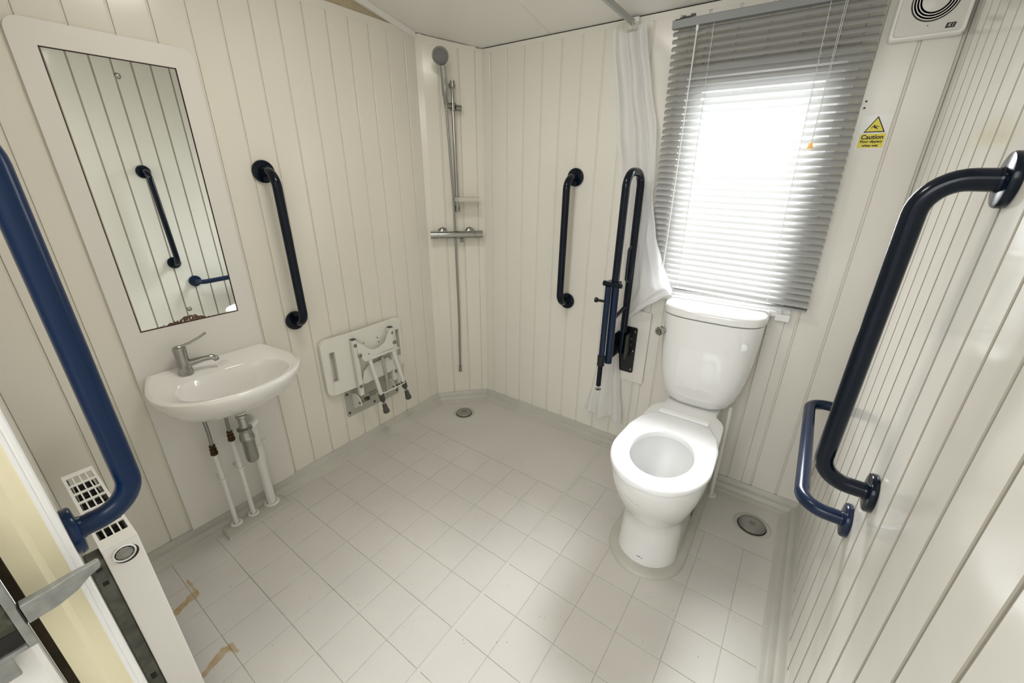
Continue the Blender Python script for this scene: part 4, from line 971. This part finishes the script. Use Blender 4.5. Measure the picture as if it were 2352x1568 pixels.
# ------------------------------------------------------------------ drop-down support rail folded up
bm = newbm(); prism(bm, rrect(-.612, .605, .080, .190, .008), YW - .0005, YW - .014, lambda a, b, d: V((a, d, b))); 
SR = thing('support_rail', (-.632, YW, .46), 'dark navy drop-down support rail folded up against the window wall', 'grab rail')
obj('mounting_board', bm, 'panel', SR, bevel=.002)
bm = newbm(); prism(bm, rrect(-.640, .588, .053, .122, .010), YW - .0145, YW - .020, lambda a, b, d: V((a, d, b))); mp = obj('mounting_plate', bm, 'black', SR, bevel=.001)
for xx, zz in ((-.598, .690), (-.598, .486), (-.598, .588), (-.612, .650), (-.612, .617)):
    bm = newbm(); lathe(bm, [(.006, 0), (.005, .003), (0, .0035)], (xx, YW - .020, zz), (0, -1, 0), 10); obj('screw', bm, 'chrome', mp)
bm = newbm()
for dx in (-.030, .026): box(bm, (-.640 + dx, 1.800, .565), (-.636 + dx, YW - .0202, .690))
obj('hinge_bracket', bm, 'black', SR)
rx = -.640
bm = newbm(); sweep(bm, fillet([V((rx, 1.835, .585)), V((rx, 1.835, 1.414)), V((rx - .004, 1.682, 1.414)), V((rx - .008, 1.682, .960))], .060, 12), .0165, 20); obj('loop_tube', bm, 'blued', SR, smooth=50)
bm = newbm(); sweep(bm, [V((rx - .004, 1.682, .975)), V((rx - .004, 1.686, .585))], .0170, 18); obj('sleeve_tube', bm, 'blue', SR, smooth=50)
bm = newbm(); sweep(bm, [V((rx - .002, 1.690, .80)), V((rx + .0, 1.825, .83))], .0085, 10); obj('strut', bm, 'blued', SR, smooth=50)
bm = newbm(); box(bm, (rx - .040, 1.650, .955), (rx + .016, 1.700, .975)); cyl(bm, (rx - .058, 1.672, .962), (rx - .036, 1.672, .962), .012, 12); cyl(bm, (rx + .010, 1.660, .962), (rx + .034, 1.660, .962), .010, 12); obj('clamp', bm, 'blued', SR, bevel=.003)
LGX = rx - .026
bm = newbm(); cyl(bm, (LGX, 1.655, .955), (LGX - .001, 1.655, .605), .0135, 16); lgt = obj('leg', bm, 'blue', SR, smooth=50)
bm = newbm(); cyl(bm, (LGX - .040, 1.655, .885), (LGX - .012, 1.655, .885), .006, 10); lathe(bm, [(0, 0), (.011, .001), (.012, .012), (.006, .014), (0, .014)], (LGX - .044, 1.655, .885), (-1, 0, 0), 12); obj('lock_knob', bm, 'black', lgt, smooth=40)
bm = newbm(); lathe(bm, [(0, .575), (.0165, .575), (.0175, .580), (.0160, .600), (.0175, .604), (.0175, .625), (0, .626)], (LGX - .001, 1.655, 0), (0, 0, 1), 18); obj('leg_collar', bm, 'black', lgt, smooth=40)
bm = newbm(); cyl(bm, (LGX - .001, 1.655, .578), (LGX - .002, 1.655, .470), .0115, 16); obj('leg_tube', bm, 'blued', lgt, smooth=50)
bm = newbm(); lathe(bm, [(0, 0), (.013, 0), (.014, .003), (.006, .006), (.004, .009), (.004, .022), (0, .022)], (LGX - .002, 1.655, .449), (0, 0, 1), 16); obj('levelling_foot', bm, 'chrome', lgt, smooth=40)
bm = newbm(); sweep(bm, fillet([V((rx + .003, 1.802, 1.110)), V((rx + .003, 1.775, 1.100)), V((rx + .003, 1.775, .965)), V((rx + .003, 1.800, .950))], .012, 4), .005, 10); obj('catch_wire', bm, 'black', SR, smooth=50)

# ------------------------------------------------------------------ shower curtain and its rail
CR = thing('curtain_rail', (-.76, 1.6, 1.95), 'grey aluminium curtain rail running out from the window wall under the ceiling', 'curtain rail')
bm = newbm(); prism(bm, [(-.006, 0), (.006, 0), (.006, .020), (.003, .022), (-.003, .022), (-.006, .020)], 0, 1, lambda a, b, d: V((-.763 + a + (1 - d) * .030, 0.85 + (YW - .022 - .85) * d, 1.950 + b))); obj('rail', bm, 'rail', CR)
bm = newbm(); box(bm, (-.785, YW - .022, 1.940), (-.741, YW - .0008, 1.978)); obj('wall_bracket', bm, 'white', CR, bevel=.002)
SC = thing('shower_curtain', (-.72, 1.87, .2), 'white shower curtain gathered behind the folded support rail', 'curtain')
rowsC = [  # z, left, right, y centre, fold amplitude
    (1.935, -.842, -.694, 1.858, .012), (1.90, -.840, -.688, 1.862, .014), (1.74, -.814, -.652, 1.868, .013), (1.55, -.784, -.604, 1.870, .012), (1.42, -.762, -.583, 1.872, .010), (1.33, -.745, -.583, 1.874, .008),
    (1.16, -.712, -.545, 1.874, .008), (1.05, -.700, -.500, 1.872, .010), (.975, -.690, -.462, 1.868, .012), (.925, -.688, -.438, 1.864, .012), (.885, -.686, -.490, 1.866, .010), (.83, -.686, -.560, 1.868, .008), (.775, -.695, -.612, 1.869, .006), (.72, -.715, -.655, 1.867, .006), (.60, -.745, -.662, 1.862, .008),
    (.50, -.765, -.650, 1.860, .010), (.35, -.795, -.630, 1.858, .014), (.235, -.820, -.606, 1.855, .018), (.185, -.826, -.602, 1.855, .018)]
def rowat(z):
    for a, b in zip(rowsC, rowsC[1:]):
        if b[0] <= z <= a[0]:
            s = (a[0] - z) / (a[0] - b[0]); s2 = s * s * (3 - 2 * s) * .35 + s * .65; return [a[i] + (b[i] - a[i]) * s2 for i in range(1, 5)]
    return rowsC[-1][1:] if z < rowsC[-1][0] else rowsC[0][1:]
bm = newbm(); G = []; NU, NZ = 84, 90
for j in range(NZ + 1):
    z = 1.935 - (1.935 - .185) * j / NZ; l, r_, yc, am = rowat(z); row = []
    for i in range(NU + 1):
        s = i / NU
        ph = s * 2 * math.pi * 3.4 + .6 * math.sin(z * 3.1) + 1.2 * math.sin(s * 5 + z * 1.3)
        y = yc + am * (math.sin(ph) * .75 + .35 * math.sin(ph * .47 + z * 4)) + .003 * math.sin(z * 26 + s * 9)
        zz = z + (.010 * math.sin(s * 11) - .004 if j > NZ - 4 else 0) + (.016 * math.sin(s * 7 + 1) if j < 1 else 0)
        diag = .014 * math.sin((s * 1.6 + z * 6.0)) * (1 if .72 < z < 1.2 else 0) * math.sin((z - .72) / .48 * math.pi)
        y -= diag
        xx_ = l + (r_ - l) * s
        if z < 1.9: y -= max(0, min(1, (xx_ + .615) / .03)) * max(0, y - 1.836 + .012 * math.sin(ph) * .5)
        y = min(y, YW - .0125 if z > .80 and z < 1.85 else YW - .004)
        row.append(bm.verts.new((l + (r_ - l) * s + .002 * math.cos(ph), y, zz)))
    G.append(row)
for j in range(NZ):
    for i in range(NU): bm.faces.new((G[j][i], G[j][i + 1], G[j + 1][i + 1], G[j + 1][i]))
co = obj('curtain_sheet', bm, 'curtain', SC, smooth=80)
for k, xx in enumerate((-.792, -.775, -.757, -.742, -.728)):
    bm = newbm(); cyc = [V((xx + .010 * math.cos(a), 1.850 - .012 + .004 * k - .002, 1.940 + .014 * math.sin(a))) for a in [2 * math.pi * q / 14 for q in range(15)]]; sweep(bm, cyc, .0014, 6, cap=False); obj('curtain_hook', bm, 'clear', SC)

# ------------------------------------------------------------------ extractor fan
FN = thing('extractor_fan', (.14, YW, 1.78), 'white square extractor fan with round ring grille at the top of the window wall', 'fan')
fcx, fcz = .1385, 1.866
yf_ = YW - .024
bm = newbm()
pl_ = [(rrect(fcx, fcz, .0850, .0860, .012), YW - .0006), (rrect(fcx, fcz, .0850, .0860, .012), YW - .018), (rrect(fcx, fcz, .0815, .0825, .012), YW - .025), (rrect(fcx, fcz, .0765, .0775, .010), YW - .025), (rrect(fcx, fcz, .0735, .0745, .010), YW - .021)]
loft(bm, [[V((a, y, b)) for a, b in q] for q, y in pl_]); obj('housing', bm, 'fanrim', FN, smooth=40)
bm = newbm(); prism(bm, rrect(fcx, fcz, .0728, .0738, .008), YW - .0212, YW - .0222, lambda a, b, d: V((a, d, b))); cvp = obj('cover', bm, 'fan', FN)
gc = V((.139, YW - .0223, 1.873))
bm = newbm(); lathe(bm, [(0, 0), (.0535, 0), (.0535, .0004), (0, .0004)], gc, (0, -1, 0), 48); obj('grille_recess', bm, 'fandark', FN)
for rr in (.0490, .0425, .0360):
    bm = newbm(); lathe(bm, [(rr - .0011, .0004), (rr - .0011, .003), (rr + .0011, .003), (rr + .0011, .0004)], gc, (0, -1, 0), 48); obj('grille_ring', bm, 'fanrim', FN, smooth=30)
bm = newbm(); lathe(bm, [(.0305, .0004), (.0305, .003), (.029, .0036), (0, .0036)], gc, (0, -1, 0), 40); obj('grille_centre', bm, 'fan', FN, smooth=30)
bm = newbm(); prism(bm, [(.176, 1.7985), (.196, 1.7985), (.1985, 1.811), (.1785, 1.811)], YW - .0223, YW - .0228, lambda a, b, d: V((a, d, b))); bdg = obj('maker_badge', bm, 'ink', FN)
grid_tube_text('K1', .0115, lambda x, y: V((.1872 + x, YW - .0230, 1.8010 + y)), parent=bdg, m='fanrim', shear=.25)
bm = newbm(); lathe(bm, [(.0014, 0), (.001, .0006), (0, .0007)], (.137, YW - .0223, 1.8105), (0, -1, 0), 8); obj('pin_mark', bm, 'ink', FN)

# ------------------------------------------------------------------ caution sign
SG = thing('caution_sign', (.0875, YW, 1.485), 'small white and yellow slippery floor warning sticker right of the blind', 'sign')
def sgp(a, b, d): return V((a, YW - d, b))
bm = newbm(); prism(bm, [(.0505, 1.4845), (.1255, 1.4845), (.1255, 1.588), (.0505, 1.588)], .0006, .0014, sgp); obj('sticker', bm, 'stickerw', SG)
bm = newbm(); prism(bm, [(.0560, 1.4905), (.1215, 1.4905), (.1215, 1.5325), (.0560, 1.5325)], .0015, .0018, sgp); obj('yellow_panel', bm, 'yellow', SG)
bm = newbm(); prism(bm, [(.0620, 1.5365), (.1170, 1.5365), (.0895, 1.5840)], .0015, .0018, sgp); obj('warning_triangle', bm, 'ink', SG)
bm = newbm(); prism(bm, [(.0668, 1.5395), (.1122, 1.5395), (.0895, 1.5785)], .00185, .0021, sgp); obj('triangle_field', bm, 'yellow', SG)
bm = newbm()
def stroke(a, b, r0, r1):
    a, b = V((a[0], 0, a[1])), V((b[0], 0, b[1])); d = (b - a).normalized(); n_ = V((d.z, 0, -d.x))
    q = [a + n_ * r0, b + n_ * r1, b - n_ * r1, a - n_ * r0]; prism(bm, [(p.x, p.z) for p in q], .00215, .0024, sgp)
ox, oz, s_ = .0895, 1.5510, .00033
def P2(x, y): return (ox + (x - 985) * s_ * .13 * 1.0, oz + (590 - y) * s_ * .13)
k_ = .0000415
def Q(x, y): return (ox + (x - 1005) * .0000660 - .001, 1.5510 + (590 - y) * .0000760)
for a, b, r0, r1 in (((870, 630), (900, 560), .0007, .0008), ((900, 560), (960, 560), .0008, .0010), ((950, 560), (1040, 610), .0018, .0018), ((960, 550), (1075, 515), .0010, .0007), ((1030, 600), (1120, 655), .0013, .0010), ((1010, 590), (1080, 570), .0012, .0010), ((1080, 570), (1160, 555), .0010, .0009)):
    stroke(Q(*a), Q(*b), r0, r1)
hx, hz = Q(965, 520); prism(bm, [(hx + .0020 * math.cos(t), hz + .0020 * math.sin(t)) for t in [k * math.pi / 5 for k in range(10)]], .00215, .0024, sgp)
obj('falling_figure', bm, 'ink', SG)
def sgt(cx, cz): return lambda x, y: V((cx + x, YW - .0021, cz + y))
grid_tube_text('Caution', .0178, sgt(.0888, 1.5170), parent=SG, offset=.00055, name='lettering')
grid_tube_text('Floor slippery', .0102, sgt(.0888, 1.5064), parent=SG, offset=.00038, name='lettering')
grid_tube_text('when wet', .0102, sgt(.0888, 1.4946), parent=SG, offset=.00038, name='lettering')
# two screws beside the sign
for zz, lb in ((1.628, 'upper tiny dark screw in the wall above the caution sticker'), (1.609, 'lower tiny dark screw in the wall above the caution sticker')):
    bm = newbm(); lathe(bm, [(.0032, 0), (.0030, .001), (0, .0016)], (.0463, YW - .0006, zz), (0, -1, 0), 10); tag(obj('wall_screw', bm, 'rubber'), lb, 'screw', 'screws above the caution sticker')
